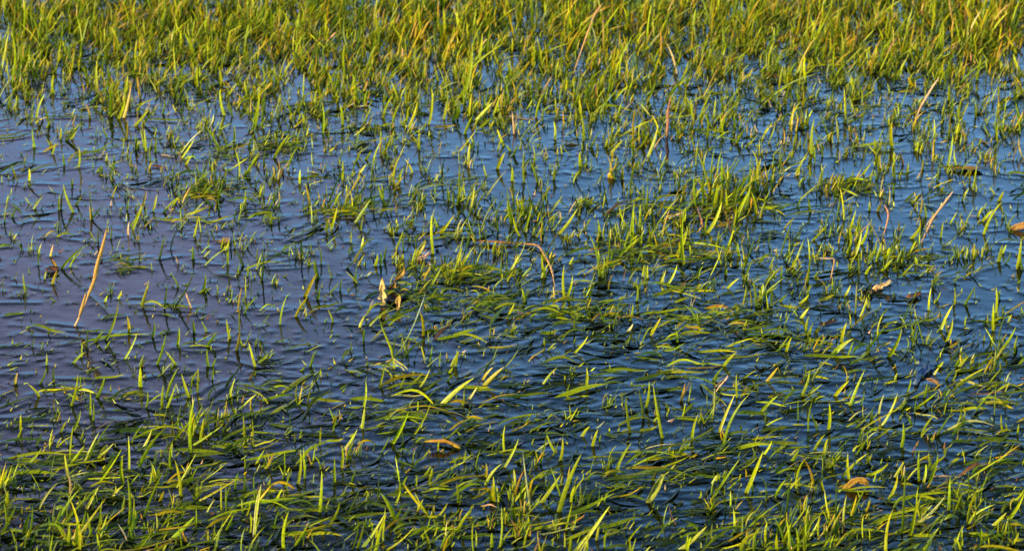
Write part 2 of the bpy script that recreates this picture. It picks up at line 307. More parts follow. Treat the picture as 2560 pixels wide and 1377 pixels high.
# ------------------------------------------------------------ traced blades (base x,y, tip x,y, width, colour)
UP = {
'B1': "440,195,445,75,20,b;548,215,470,0,26,b;455,190,490,0,18,m;570,160,615,75,18,b;682,235,652,0,14,m;680,268,782,140,20,g;825,165,832,118,14,p;945,195,960,110,20,b;985,345,1055,165,22,b;955,385,962,280,20,s;825,410,832,325,16,g;1140,210,1170,75,22,b;1215,215,1330,95,20,b;1280,170,1330,100,16,b;1360,320,1345,190,18,g;1445,395,1475,255,24,b;1610,150,1655,0,22,g;1825,165,1830,40,22,g;1930,100,1965,10,20,b;2045,150,2050,30,14,m;2305,150,2270,0,22,y;2395,180,2420,100,18,t;285,605,270,430,14,m;290,520,310,440,16,b;375,540,395,450,24,t;430,640,385,560,24,o;390,745,425,640,28,o;330,710,345,650,18,b;455,635,675,440,26,b;520,620,610,500,18,b;190,810,170,660,20,g;1185,560,1220,380,22,m;1435,560,1432,460,28,g;1520,545,1570,490,22,g;1520,610,1700,470,30,b;1695,600,1700,420,26,g;1810,610,1750,480,28,m;1515,785,1525,665,24,g;1325,770,1280,675,18,g;1300,915,1450,625,22,g;1425,925,1385,810,18,p;1225,930,1255,735,20,g;1060,910,1120,735,26,o;1050,900,1110,720,22,g;880,855,908,790,24,b;785,1165,880,870,26,g;960,1105,945,980,30,y;1135,1145,1150,1020,24,g;1320,1200,1330,1060,26,b;1445,1110,1435,1010,26,g;1540,1100,1500,1020,22,g;1540,1210,1620,1095,34,g;1450,1190,1610,1100,16,b;1710,1155,1685,1000,26,b;1780,1110,1780,930,16,g;1760,1240,1785,1090,34,o;1910,640,1945,520,22,g;1950,720,1945,470,18,m;1970,700,2040,670,14,g;2085,1045,2140,820,18,b;2200,990,2290,840,28,y;2270,840,2360,660,38,y;2362,860,2375,770,26,g;2390,600,2365,440,16,m;2470,700,2440,590,16,m;1840,690,1845,590,18,g;2365,700,2345,550,38,g;2480,1030,2440,930,22,b;2455,810,2520,730,16,g;2530,800,2540,700,18,g;925,1305,1020,1110,22,b;1170,1345,1235,1110,24,g;1310,1350,1230,1240,24,b;545,1335,635,1250,32,g;605,1290,610,1180,16,b;645,1220,650,1070,16,m;710,1175,770,1095,28,g;795,1220,820,1165,20,g;345,1350,345,1260,26,g;240,1215,262,1140,12,m;1900,1360,1850,1175,28,b;1920,1330,2035,1225,28,g;2280,1250,2410,1190,20,b;2310,1360,2355,1230,28,g;1550,1360,1540,1225,28,g;1580,1360,1610,1295,22,g;1040,1360,1070,1270,26,g;1990,200,2050,100,18,m;2465,340,2510,170,26,b;2430,350,2430,250,22,g;2075,290,2080,225,20,g;2020,300,2025,240,22,g;250,190,320,90,24,g;220,150,180,95,18,b;90,250,130,165,20,g;1065,150,1090,45,22,t;780,880,800,830,22,b;1605,830,1640,750,12,m;1500,100,1590,0,24,b",
'B2': "30,150,20,0,28,b;85,290,200,110,30,g;125,350,145,240,18,g;150,230,160,190,20,g;310,160,255,0,24,g;290,120,280,20,22,b;560,150,620,70,22,b;630,125,735,45,22,b;780,130,775,10,26,b;820,150,810,60,24,g;840,160,895,0,20,g;940,180,970,20,22,b;1020,350,1150,95,18,m;1250,300,1215,120,34,b;1280,320,1215,20,22,b;1310,390,1260,250,22,b;1340,360,1400,150,22,g;1310,250,1320,90,26,g;1300,180,1290,110,24,b;1370,180,1385,120,20,b;1490,95,1540,0,26,y;1600,375,1740,180,28,b;1490,330,1590,270,24,g;1480,380,1460,200,24,g;1610,260,1605,200,20,p;1780,350,1840,250,22,b;1820,170,1860,90,24,g;1910,390,1890,260,28,b;2060,250,2050,170,24,b;2150,440,2160,140,30,b;2200,330,2205,150,26,b;2290,400,2460,270,28,b;2030,560,2200,400,34,b;2120,500,2130,360,26,g;2470,530,2550,350,34,b;2530,300,2540,170,22,b;2500,560,2510,400,22,g;2100,320,2060,210,22,b;2350,60,2360,0,22,g;2250,200,2260,0,20,g;1900,690,1820,370,26,g;1880,640,1890,480,26,g;1865,660,1860,590,20,t;1980,620,2120,540,20,y;1640,840,1640,600,26,b;1660,840,1700,680,26,b;1700,830,1720,750,20,g;1820,890,1880,710,26,g;1680,600,1710,540,20,b;1110,510,1135,420,28,b;1230,655,1300,520,24,b;1240,640,1355,420,16,b;1210,640,1210,555,16,b;1480,680,1470,520,26,b;1500,700,1490,610,24,g;1470,700,1530,580,20,b;1345,880,1320,770,26,b;1350,860,1360,800,20,g;1560,850,1555,760,18,w;810,690,880,470,26,b;830,650,860,500,26,g;660,520,650,230,30,b;690,330,670,250,22,g;720,370,820,230,24,b;700,320,680,280,18,b;560,700,600,560,18,g;640,770,730,610,24,g;440,560,440,520,20,b;400,320,390,260,28,b;385,490,440,340,24,g;445,500,450,350,16,m;450,350,550,270,16,m;230,610,250,520,28,b;270,610,270,500,24,g;300,560,320,450,20,g;130,480,145,390,22,b;45,440,50,350,18,g;20,630,90,570,22,g;100,740,10,650,14,b;155,690,205,650,16,w;590,1130,560,940,28,y;630,1180,620,1090,12,b;190,1060,350,920,22,g;115,1070,160,970,24,b;145,1170,150,1070,22,g;2240,750,2240,600,24,b;2220,690,2235,600,20,b;2260,700,2260,600,20,b;2350,750,2395,640,26,b;2400,760,2480,600,22,b;2180,880,2185,750,24,g;2130,1020,2150,890,26,b;2280,1130,2360,990,26,b;2430,1160,2560,1040,20,b;2480,1180,2470,1090,22,b;2110,1100,2150,1040,26,w;1490,1200,1490,1140,18,g;1520,1240,1580,1180,20,g;1410,1280,1500,1220,30,y;1710,1260,1815,1130,22,b;1820,900,1790,870,20,g;800,1360,860,1240,34,b;620,1360,740,1270,20,b;1190,1365,1300,1220,14,g;830,1360,840,1230,24,g;1210,1000,1270,880,24,b;720,830,740,780,20,g;640,860,700,770,16,b;1090,1350,1130,1330,16,b;2500,820,2540,750,20,b;1930,1020,1950,930,14,b;500,280,520,180,18,m;740,640,780,480,12,m;980,190,1000,60,20,m;530,500,530,400,14,g;880,220,920,100,18,m;200,140,210,20,20,m;610,130,560,60,14,m;905,300,1000,80,14,m",
'B3': "30,600,30,180,28,b;80,530,70,450,18,b;150,480,230,410,24,b;190,380,210,220,20,g;200,370,310,130,36,b;250,200,280,0,40,b;300,180,310,0,36,b;350,200,340,40,26,b;410,270,520,40,36,b;420,260,470,210,28,b;350,120,370,0,26,b;565,220,530,60,28,b;600,210,635,145,20,b;700,230,720,170,14,m;740,210,800,150,20,b;885,130,1030,0,34,b;870,170,900,90,20,g;970,210,950,100,22,g;640,90,640,0,20,m;1210,135,1300,90,22,b;1410,200,1412,130,22,b;1470,205,1510,125,28,y;1590,80,1590,0,24,g;1830,250,1820,160,24,g;1810,300,1810,230,24,g;1720,410,1790,310,34,b;1690,550,1760,420,26,b;1940,400,1960,280,20,b;2100,130,2150,30,22,b;2200,60,2200,0,16,b;2260,375,2400,130,26,b;2370,130,2410,50,28,b;2250,280,2330,190,28,b;2215,250,2250,170,24,b;2340,80,2300,20,20,b;2425,300,2420,230,14,g;2510,200,2520,120,20,m;1240,520,1280,380,26,b;1300,530,1350,350,30,b;1350,450,1400,290,26,b;1330,380,1340,260,22,b;1430,440,1430,330,18,b;1260,380,1230,400,18,b;1460,580,1500,430,34,b;1540,570,1560,470,34,b;1580,520,1630,440,30,w;1500,650,1590,550,26,b;1610,610,1650,490,24,b;1380,680,1430,600,28,b;1660,670,1740,590,22,b;1850,580,1850,500,24,g;1880,560,1850,540,20,w;2070,560,2060,450,22,b;2100,550,2130,450,22,b;2000,570,2005,520,18,g;2130,560,2140,470,22,b;2190,560,2195,440,24,b;2245,550,2245,480,18,b;2370,580,2400,450,36,b;2400,520,2430,450,24,b;2510,620,2540,410,30,b;2530,620,2540,480,30,o;2550,640,2540,500,22,g;2040,740,2070,670,22,w;2120,900,2200,750,28,b;2195,850,2195,770,14,b;2330,1095,2335,880,28,b;2350,960,2350,760,26,b;2380,860,2360,780,20,g;2370,1260,2500,1060,34,b;2490,1260,2515,1120,24,b;2440,1030,2470,970,18,b;2260,1170,2265,1120,18,g;2120,1060,2130,980,18,b;2040,900,2045,780,18,b;1980,1180,2030,1010,28,b;1940,1090,2030,900,28,b;1990,1100,1980,990,20,b;1850,940,1870,770,22,b;1900,880,1940,800,18,b;1550,1290,1650,1070,40,b;1140,1270,1290,1150,48,b;1200,1180,1240,1030,34,b;1390,1240,1560,1010,34,b;1250,1280,1290,1170,22,b;1340,990,1390,840,22,b;1480,1000,1560,910,30,b;1230,830,1270,750,26,b;1000,700,1040,640,26,b;890,890,960,820,24,b;950,740,980,520,24,b;850,640,920,420,22,g;840,620,840,560,22,g;800,640,930,570,22,b;750,710,760,600,20,g;740,880,800,820,30,g;830,820,850,780,18,b;570,920,540,700,30,g;600,850,640,780,24,b;590,810,620,740,26,b;660,800,730,760,24,b;490,690,545,560,26,b;340,680,350,625,30,g;440,540,430,440,34,b;350,480,400,330,22,b;490,560,490,500,22,o;510,520,590,400,18,m;650,740,730,620,22,b;350,780,440,700,24,b;300,930,200,870,14,b;190,780,230,720,18,b;230,740,240,800,16,b;900,1000,960,920,32,b;940,1120,960,980,30,b;900,1080,870,1100,20,b;480,1090,500,1010,26,b;790,1250,830,1140,30,b;710,1360,770,1300,24,b;320,1360,420,1250,32,b;270,1240,380,1150,24,w;1010,1110,1040,1060,34,y;2050,1360,2110,1250,40,b;1910,1370,1960,1320,30,b;2070,1370,2150,1280,30,b;1780,810,1800,740,20,b;700,680,700,640,20,b;2440,860,2470,860,20,b;1040,270,1020,260,14,g;1130,550,1140,470,14,g;990,420,1090,320,24,b;1110,400,1125,310,14,g;860,410,880,360,20,b;810,400,790,380,14,b;1320,640,1340,600,20,b;1590,850,1590,790,18,m;1480,540,1440,500,22,g;1760,600,1750,540,30,b;2410,760,2460,720,14,b;2550,970,2540,910,20,b",
'C1': "295,130,345,0,20,g;400,115,400,0,28,m;295,225,205,125,24,b;530,290,580,50,26,b;570,230,575,200,34,g;600,150,600,60,16,g;670,360,670,170,22,b;695,400,695,260,20,b;720,230,780,65,28,g;1045,150,1045,0,40,b;1205,290,1215,130,28,b;1240,230,1330,0,28,b;1240,310,1310,120,22,b;1090,300,1100,180,22,b;1405,230,1350,50,30,b;1415,210,1430,60,18,g;1430,100,1480,20,20,b;1470,190,1475,0,24,g;1580,100,1590,0,18,b;1705,240,1750,85,24,b;1800,270,1815,210,18,t;1780,320,1910,200,22,b;1750,380,1755,300,18,b;1660,370,1710,330,20,o;1575,350,1600,320,24,w;2290,280,2320,150,18,b;2350,110,2390,0,18,g;2240,30,2270,0,22,b;110,130,130,40,26,t;0,215,110,165,18,b;155,470,155,350,24,b;130,540,170,440,20,b;230,500,245,450,16,m;270,590,320,480,22,m;450,490,495,400,24,g;540,480,600,320,26,b;520,690,545,430,16,b;600,540,620,460,18,b;650,700,720,540,20,b;630,710,740,480,22,b;720,580,840,400,18,b;980,570,1060,430,18,b;1055,620,1130,460,28,b;1035,750,1245,440,38,b;960,780,955,510,22,b;1320,450,1350,260,18,m;1420,640,1450,220,32,b;1280,560,1420,390,28,b;1430,460,1510,280,24,g;1490,560,1515,380,26,b;1440,580,1660,430,50,b;1270,760,1290,540,24,b;1275,680,1285,560,22,b;1200,670,1190,600,14,b;740,860,910,600,20,b;700,690,850,560,26,b;540,720,630,590,26,b;510,740,630,580,18,b;510,810,480,640,26,b;370,900,410,640,12,m;195,725,310,600,26,g;0,890,55,760,26,b;0,900,90,810,26,b;135,720,130,640,10,b;110,900,115,810,14,g;10,1240,120,1030,26,g;60,1050,62,920,44,b;285,1060,430,860,30,g;180,1250,230,1080,44,g;205,1290,240,1020,24,g;120,1360,80,1210,22,g;225,1330,270,1220,18,m;255,910,260,860,20,w;590,1360,520,980,30,b;600,1230,640,1060,30,b;640,1060,740,880,28,b;680,1260,650,1080,26,b;755,1180,765,980,24,b;720,1020,710,930,12,m;915,860,915,650,32,b;960,1190,945,800,30,b;980,1220,995,960,26,b;970,880,1040,790,14,b;850,960,860,880,22,b;830,980,920,880,30,b;900,1110,930,950,22,g;1020,1140,1010,1060,34,b;1070,1120,1220,770,28,b;1070,1230,1070,1150,30,g;1190,1000,1220,920,30,y;1345,960,1300,690,32,b;1310,900,1460,640,14,b;1390,880,1470,740,24,b;1355,1130,1355,1020,20,b;1310,1030,1320,980,22,g;1490,860,1690,710,26,b;1540,1080,1600,980,16,b;1680,990,1720,870,20,b;1750,910,1775,780,26,b;1820,760,1815,670,16,b;1790,690,1840,650,22,b;1900,730,1970,610,20,b;1990,760,2040,640,26,o;2000,920,2010,830,24,b;2215,880,2235,620,28,b;2270,780,2260,600,24,b;2120,900,2150,770,18,b;2040,1020,2100,900,26,b;2270,830,2280,720,22,b;2490,870,2490,670,28,b;2540,750,2540,580,28,b;2330,700,2350,560,14,b;2380,560,2390,440,16,b;2480,480,2500,400,20,b;2380,1080,2395,770,32,b;2450,1180,2530,1000,30,b;2330,870,2340,790,14,g;1890,1255,1945,870,30,b;1860,1240,1860,1080,16,b;1680,1220,1740,1090,28,b;1810,1100,1800,980,18,b;1830,1110,1860,1000,16,b;2040,1210,2080,1060,16,b;2110,1350,2150,1070,32,b;2140,1200,2090,1100,18,b;2190,1340,2290,1180,30,b;1980,1330,2040,1230,16,b;510,1330,520,1170,24,b;560,1340,540,1290,26,b;740,1360,720,1230,22,b;600,1330,600,1240,30,b;850,1360,865,1310,20,b;1000,1365,1115,1245,40,b;1150,1365,1180,1290,22,b;1290,1270,1450,1110,40,b;1230,1240,1260,1150,20,g;1370,1270,1360,1220,22,o;1390,1310,1350,1240,24,o;1210,1370,1240,1320,20,b;400,1170,410,1110,24,b;340,1100,330,1050,24,g;270,1260,275,1210,18,w",
'C2': "265,140,300,0,26,b;420,160,460,70,18,g;555,160,640,10,22,b;770,110,830,40,26,b;780,50,810,0,26,b;1030,100,1110,0,26,y;1040,140,1190,0,40,y;930,240,990,150,22,w;720,290,970,80,44,b;610,260,730,130,12,g;1480,130,1590,0,22,b;1800,150,1805,0,28,b;1650,200,1680,120,14,g;135,460,155,290,28,b;145,300,160,100,24,b;0,620,100,460,28,b;20,690,90,530,26,b;355,580,480,330,34,b;430,600,425,480,18,g;275,640,340,510,16,b;510,520,650,250,20,b;440,660,580,545,14,m;510,710,515,640,20,g;700,630,710,540,20,b;735,540,740,500,14,b;750,540,860,440,28,b;900,590,985,480,20,m;890,700,910,620,16,b;1195,640,1200,430,22,b;1190,750,1300,530,26,b;1140,590,1170,520,12,m;1460,720,1510,490,20,b;1580,640,1510,500,28,b;1610,700,1625,520,30,b;1770,520,1830,440,30,b;1850,590,1890,460,30,b;1870,460,1940,400,26,w;1280,710,1430,610,38,b;1390,1080,1330,630,18,w;1380,800,1390,740,14,m;1050,880,1170,720,28,b;1050,830,1055,710,28,y;1110,1000,1110,810,30,b;1090,1000,1095,900,28,y;1600,1080,1770,640,46,b;1690,1010,1720,880,30,b;1700,960,1790,820,22,b;2015,810,2140,560,32,b;1950,770,1990,680,26,g;2130,490,2100,230,28,g;2245,310,2270,105,28,b;2370,530,2300,130,28,b;2230,390,2190,150,26,m;2300,410,2350,360,22,b;2510,250,2540,120,26,t;2500,640,2560,570,26,b;2390,800,2470,720,16,b;2440,690,2450,610,14,b;640,860,660,750,34,b;430,880,470,810,26,b;530,890,535,800,20,b;380,1030,420,920,22,b;410,940,415,850,26,b;375,1130,265,930,44,b;365,1170,430,1040,28,g;700,1110,770,1010,22,b;855,1010,840,860,34,b;860,860,890,810,14,m;540,1090,590,980,24,b;840,1220,940,1060,30,b;930,1120,955,1020,20,g;1250,1020,1360,880,22,b;1370,1170,1370,1100,20,b;1400,960,1450,870,20,b;1465,1010,1620,790,36,b;1270,1150,1260,1040,44,g;1310,1150,1310,1050,30,g;1160,1340,1170,1060,20,b;1100,1340,1100,1230,34,b;1170,1330,1250,1200,22,b;980,1350,980,1210,18,b;720,1350,770,1220,18,b;240,1370,320,1090,30,b;100,1350,150,1160,30,b;140,1340,310,1080,30,b;60,1360,100,1110,16,g;240,1270,245,1170,22,b;300,1370,530,1180,40,b;0,1290,90,1220,20,b;1240,1320,1330,1260,30,b;1340,1340,1390,1160,20,b;1380,1260,1390,1200,26,o;1480,1250,1450,1230,16,b;1550,1350,1560,1280,20,g;1650,1220,1700,1000,18,b;1690,1220,1730,1090,24,b;1720,1370,1840,1220,30,b;1740,1370,1980,1030,40,b;1680,1370,1690,1250,34,b;1810,1370,1800,1250,24,b;1880,1290,1900,1180,28,b;1940,1340,1965,1190,20,b;2110,1300,2220,1170,26,b;2120,1370,2120,1270,22,b;1640,1350,1640,1230,16,b;2540,1360,2560,1240,20,b;2330,1260,2420,1130,14,m;630,1360,640,1320,18,b;1840,1010,1890,910,10,m;2250,760,2260,660,12,m;10,860,90,880,24,b;60,870,90,770,24,g",
'C3': "245,110,325,0,28,g;0,260,75,100,26,t;290,490,410,200,28,b;425,230,420,50,20,b;205,300,200,190,10,g;460,100,575,20,20,b;240,290,260,150,20,w;255,160,355,65,18,p;645,110,730,0,26,y;600,340,730,210,32,b;900,220,965,20,28,b;880,400,880,230,14,m;955,480,985,250,18,b;1025,470,950,290,20,m;1105,470,1110,265,32,b;90,550,135,350,28,b;15,380,40,260,14,b;0,640,75,560,32,b;1150,220,1260,100,34,b;1265,290,1375,20,28,b;1345,290,1370,170,14,b;1480,350,1520,200,20,w;1500,440,1620,190,26,b;1490,460,1490,360,30,o;1600,100,1620,40,20,b;1690,190,1720,90,22,b;1815,230,1840,120,26,g;1750,310,1920,180,28,b;1680,280,1690,200,16,m;1725,430,1680,330,28,b;1890,60,1930,0,24,b;1980,100,2060,0,26,b;2020,110,2060,20,22,b;2060,140,2290,0,40,b;2280,150,2390,10,20,b;2195,340,2350,160,20,g;2340,360,2355,100,16,b;2090,360,2095,270,18,g;2410,310,2480,190,14,g;1650,600,1660,410,34,b;1800,500,1900,350,24,b;1910,510,2020,340,26,b;1330,580,1355,460,26,b;1340,470,1650,300,26,b;2510,500,2520,420,22,b;2400,480,2390,350,20,b;2430,480,2420,410,20,b;1000,620,1080,500,28,b;1070,660,1100,530,26,b;1310,660,1400,540,24,b;1290,630,1320,580,22,b;1120,750,1220,600,26,b;1080,760,1200,650,24,b;830,710,890,610,36,b;885,700,895,670,14,g;480,750,580,600,24,b;570,690,530,580,16,b;490,940,620,620,40,b;540,930,530,820,26,b;240,870,275,800,32,b;240,960,240,880,22,m;150,980,155,920,18,b;300,890,350,760,26,b;360,910,460,820,18,b;700,970,790,830,30,b;780,950,910,810,26,b;870,880,970,830,24,g;1055,890,1060,840,18,b;1210,820,1400,640,28,b;1260,840,1250,640,30,b;1550,990,1620,800,32,b;1600,820,1670,700,28,b;1650,850,1660,790,18,b;1780,850,1780,620,26,b;1810,860,1830,720,26,b;1850,870,1920,640,36,b;1870,740,1850,630,18,b;1690,840,1780,740,16,b;2110,860,2440,650,34,b;2400,680,2490,560,24,b;2170,800,2220,730,16,b;2150,900,2150,760,16,m;2300,780,2300,860,16,g;2180,1000,2290,810,26,b;2000,1070,2010,820,30,g;2040,1090,2110,910,28,b;2140,1170,2200,1070,26,b;2480,1010,2560,910,24,b;2440,1140,2560,940,34,b;1710,1260,1760,980,34,b;1720,1240,1800,940,34,b;1750,1180,1980,950,32,w;1880,920,1980,840,12,g;530,1110,615,990,20,b;420,1240,440,1100,20,m;225,1290,240,1160,22,m;0,1360,200,1180,40,b;50,1370,80,1260,30,b;150,1360,155,1300,16,b;810,1170,830,1030,22,b;1215,1240,1240,950,24,b;1130,1240,1200,1070,20,b;950,1290,1030,1140,22,b;1060,1370,1130,1250,30,b;1110,1370,1150,1240,20,b;930,1360,940,1150,24,b;820,1200,940,1040,18,b;550,1370,580,1190,36,b;640,1300,650,1150,28,b;640,1140,770,1110,28,b;810,1370,790,1130,30,b;770,1300,830,1150,40,b;720,1370,720,1240,32,b;860,1360,830,1250,34,b;880,1370,860,1190,26,b;490,1320,490,1260,18,b;500,1360,520,1290,22,b;1470,1200,1510,1140,24,b;1520,1360,1540,1290,20,g;1810,1370,1930,1190,30,b;2100,1340,2100,1190,22,b;2190,1370,2370,1170,40,b;2330,1180,2430,1080,34,b;2040,1300,2120,1170,12,b;2090,1370,2060,1280,26,b;2240,1310,2240,1200,22,b;1270,1370,1310,1330,20,b;2030,1350,2080,1230,26,b;1355,1200,1360,1060,10,g;2470,1330,2520,1230,24,b;2440,1350,2445,1310,20,b",
'A1': "90,600,85,240,30,b;120,600,150,460,30,b;130,350,90,190,34,b;185,160,180,0,34,b;380,200,390,80,36,b;550,240,620,60,34,b;600,110,640,0,30,b;740,180,700,80,30,y;890,380,815,190,36,b;690,230,620,130,40,g;450,320,460,170,26,g;495,410,465,300,30,b;720,700,720,450,36,b;770,780,720,640,26,o;820,600,805,480,36,b;395,700,395,560,32,b;270,880,335,700,28,b;370,940,335,790,28,g;300,720,325,610,22,b;195,640,190,580,22,b;490,1050,610,900,34,b;530,1040,590,920,34,b;585,1250,580,1080,28,b;215,1350,215,1250,34,b;115,1300,85,1230,24,b;390,1150,420,1060,24,b;450,1040,455,950,26,b;260,1100,240,960,24,b;480,1230,475,1140,24,g;670,880,635,770,26,o;605,890,605,800,18,m;830,870,820,650,34,g;880,890,930,750,34,b;920,880,975,640,36,o;935,700,950,560,36,b;1050,740,1025,570,32,o;1000,940,1110,810,30,b;1065,930,1180,790,30,b;1210,850,1225,740,28,b;800,1030,755,940,22,b;1120,1110,1120,1080,22,g;1090,1130,1075,960,30,b;1150,1140,1160,1020,22,b;1240,1010,1270,930,20,b;1120,1200,1115,1080,24,g;820,1320,865,1190,26,b;790,1200,795,1140,26,b;850,1200,850,1150,20,b;1010,1120,1020,1010,34,g;1640,1130,1530,940,28,b;1560,960,1590,850,22,w;1740,1060,1740,930,30,b;1680,1130,1640,1100,30,b;1850,1100,1920,960,30,b;2040,1180,2160,990,34,b;2200,1090,2240,950,22,b;1820,1310,1930,1130,32,b;1780,1320,1750,1120,26,b;1350,1180,1450,1030,26,b;1380,1230,1420,1170,28,b;1480,1300,1460,1200,22,b;1580,1290,1585,1200,22,b;1670,860,1640,660,34,b;1640,640,1630,500,32,b;1700,720,1690,640,24,b;1730,870,1700,740,22,b;1840,730,1820,600,28,b;1890,900,1920,640,32,b;1880,980,1930,800,34,g;2070,620,2040,480,30,b;2050,490,1990,360,26,o;2110,550,2180,440,26,b;2220,840,2280,720,26,b;2400,1000,2390,750,26,b;2260,920,2245,840,34,b;2420,960,2430,880,38,b;2380,760,2360,600,26,b;2550,930,2530,770,34,b;2490,680,2440,540,30,b;2300,600,2320,500,26,b;1450,420,1370,240,30,b;1500,180,1480,60,34,b;1360,300,1310,180,26,b;1200,250,1240,60,40,b;1150,240,1110,160,44,b;1290,160,1350,0,30,b;880,330,860,90,24,b;1010,500,1020,290,30,b;1280,560,1260,380,20,g;1320,420,1290,310,24,b;1430,340,1400,180,28,b;1470,650,1470,500,30,b;1560,420,1540,260,30,b;1700,420,1720,220,32,b;1820,330,1850,180,40,b;1830,160,1780,30,26,b;2000,200,1970,30,26,b;2100,170,2080,40,26,b;2290,170,2360,20,30,b;2200,300,2230,90,30,b;2430,220,2420,100,26,b;2360,420,2370,320,26,b;2430,320,2500,240,28,s;2540,80,2550,0,30,b;1910,460,1930,330,20,w;1600,440,1590,380,30,g;1230,420,1240,370,22,o;2230,1370,2235,1260,28,b;2550,1340,2550,1200,28,b;2070,1340,2090,1250,24,w;2290,1360,2290,1240,20,b",
'A2': "10,590,5,330,34,b;80,700,60,540,38,b;45,780,110,640,22,b;130,470,130,330,24,b;120,290,125,190,24,b;210,760,90,640,26,b;140,690,175,600,30,t;160,760,200,660,26,b;330,420,340,330,26,g;430,470,430,340,34,b;260,250,220,100,30,b;320,260,380,130,30,b;440,320,360,190,28,b;540,230,590,50,26,o;610,270,560,140,30,b;740,340,680,80,42,b;750,300,740,60,36,b;780,370,820,190,30,b;890,300,840,80,46,b;900,280,940,170,24,b;650,380,620,250,30,b;700,610,670,480,28,b;560,520,545,420,26,b;510,480,490,400,26,b;770,640,760,560,26,b;840,590,820,470,40,b;880,740,955,350,50,b;850,730,900,650,40,b;1060,420,1090,210,34,b;1000,460,1030,250,34,b;1160,500,1100,330,26,b;1070,260,1060,60,30,b;1200,210,1185,60,28,b;1300,140,1320,0,34,b;1400,210,1380,0,30,b;1440,130,1430,0,30,b;1500,140,1490,0,26,b;1530,230,1560,90,28,b;1240,400,1250,280,28,b;1420,440,1390,310,28,b;1480,520,1460,340,32,b;1400,480,1430,370,26,b;1580,600,1600,450,26,b;1600,420,1620,280,28,b;1700,280,1730,120,28,b;1870,380,1840,190,28,w;1900,480,1910,330,28,b;1870,470,1880,380,34,b;1800,500,1830,380,24,b;1690,650,1720,560,32,b;1830,620,1920,520,30,b;1900,700,1950,520,34,b;1960,740,1990,430,34,b;1970,540,2070,430,34,b;2020,500,2140,280,38,b;1880,760,1880,620,24,r;2000,760,2120,640,30,b;1940,770,1980,700,30,b;1800,740,1860,590,34,b;1760,850,1750,730,32,b;1780,1050,1740,800,22,b;1980,680,2020,580,30,b;2110,720,2150,600,22,b;2250,400,2360,240,24,w;2340,280,2400,140,28,b;2260,760,2320,600,30,b;2300,570,2350,420,30,b;2370,560,2370,480,30,b;2450,540,2510,370,28,b;2510,600,2560,460,28,b;2480,640,2560,580,30,b;2480,280,2470,60,32,b;2100,200,2110,60,28,b;2000,200,2030,60,30,b;1940,280,1960,170,28,b;2280,870,2200,770,20,w;2050,1020,2300,890,44,b;1990,1140,2080,1040,34,b;2260,1170,2340,920,34,b;2200,1100,2270,980,26,b;1840,1100,1890,990,26,b;1940,1100,1960,1030,22,b;1730,1030,1760,950,18,b;1570,1040,1560,900,30,b;1760,1240,1755,1130,38,b;1810,1230,1800,1160,22,b;1480,900,1470,780,22,b;1430,880,1480,700,30,b;1360,820,1400,740,26,b;1580,850,1570,720,24,b;1265,1000,1250,820,16,s;1110,880,1170,700,26,b;980,900,1110,760,38,b;900,1000,960,860,34,b;1140,840,1150,720,28,b;1060,850,1050,700,26,b;930,870,950,700,28,b;810,900,870,750,34,b;840,890,870,810,30,b;740,890,760,750,30,b;630,930,650,650,28,b;480,950,545,760,30,b;440,940,480,840,34,b;360,930,430,750,26,b;290,880,370,700,28,b;150,920,210,790,20,b;410,750,350,600,24,b;530,720,540,600,26,b;470,800,460,670,24,b;560,1120,560,950,26,b;555,1100,510,1010,18,b;630,1040,635,970,18,b;300,1130,370,980,30,b;270,1140,285,1010,18,o;90,1200,130,1120,28,b;160,1190,200,1120,26,b;200,1340,220,1160,18,b;120,1290,170,1220,28,b;410,1360,440,1250,34,b;510,1290,450,1180,26,b;480,1080,475,1030,20,g;610,1290,600,1240,18,b;930,1230,940,1060,34,b;1140,1260,1200,1130,40,b;1190,1090,1140,960,32,b;1260,1160,1300,1080,34,g;1240,1130,1210,1080,30,g;1340,1360,1340,1110,24,b;1440,1360,1380,1190,26,b;1250,1350,1250,1240,34,b;1060,1320,1040,1220,22,b;1560,1340,1560,1220,30,b;1600,1250,1590,1200,24,b;2020,1340,2000,1250,22,g;2070,1340,2070,1250,40,y;2050,990,2040,940,20,b;2170,1280,2250,1220,20,b;2350,1280,2400,1150,20,b;2460,1340,2470,1270,22,b;1220,550,1240,440,26,b;1200,550,1350,490,26,b;1500,760,1500,700,34,g;1660,790,1680,700,24,g",
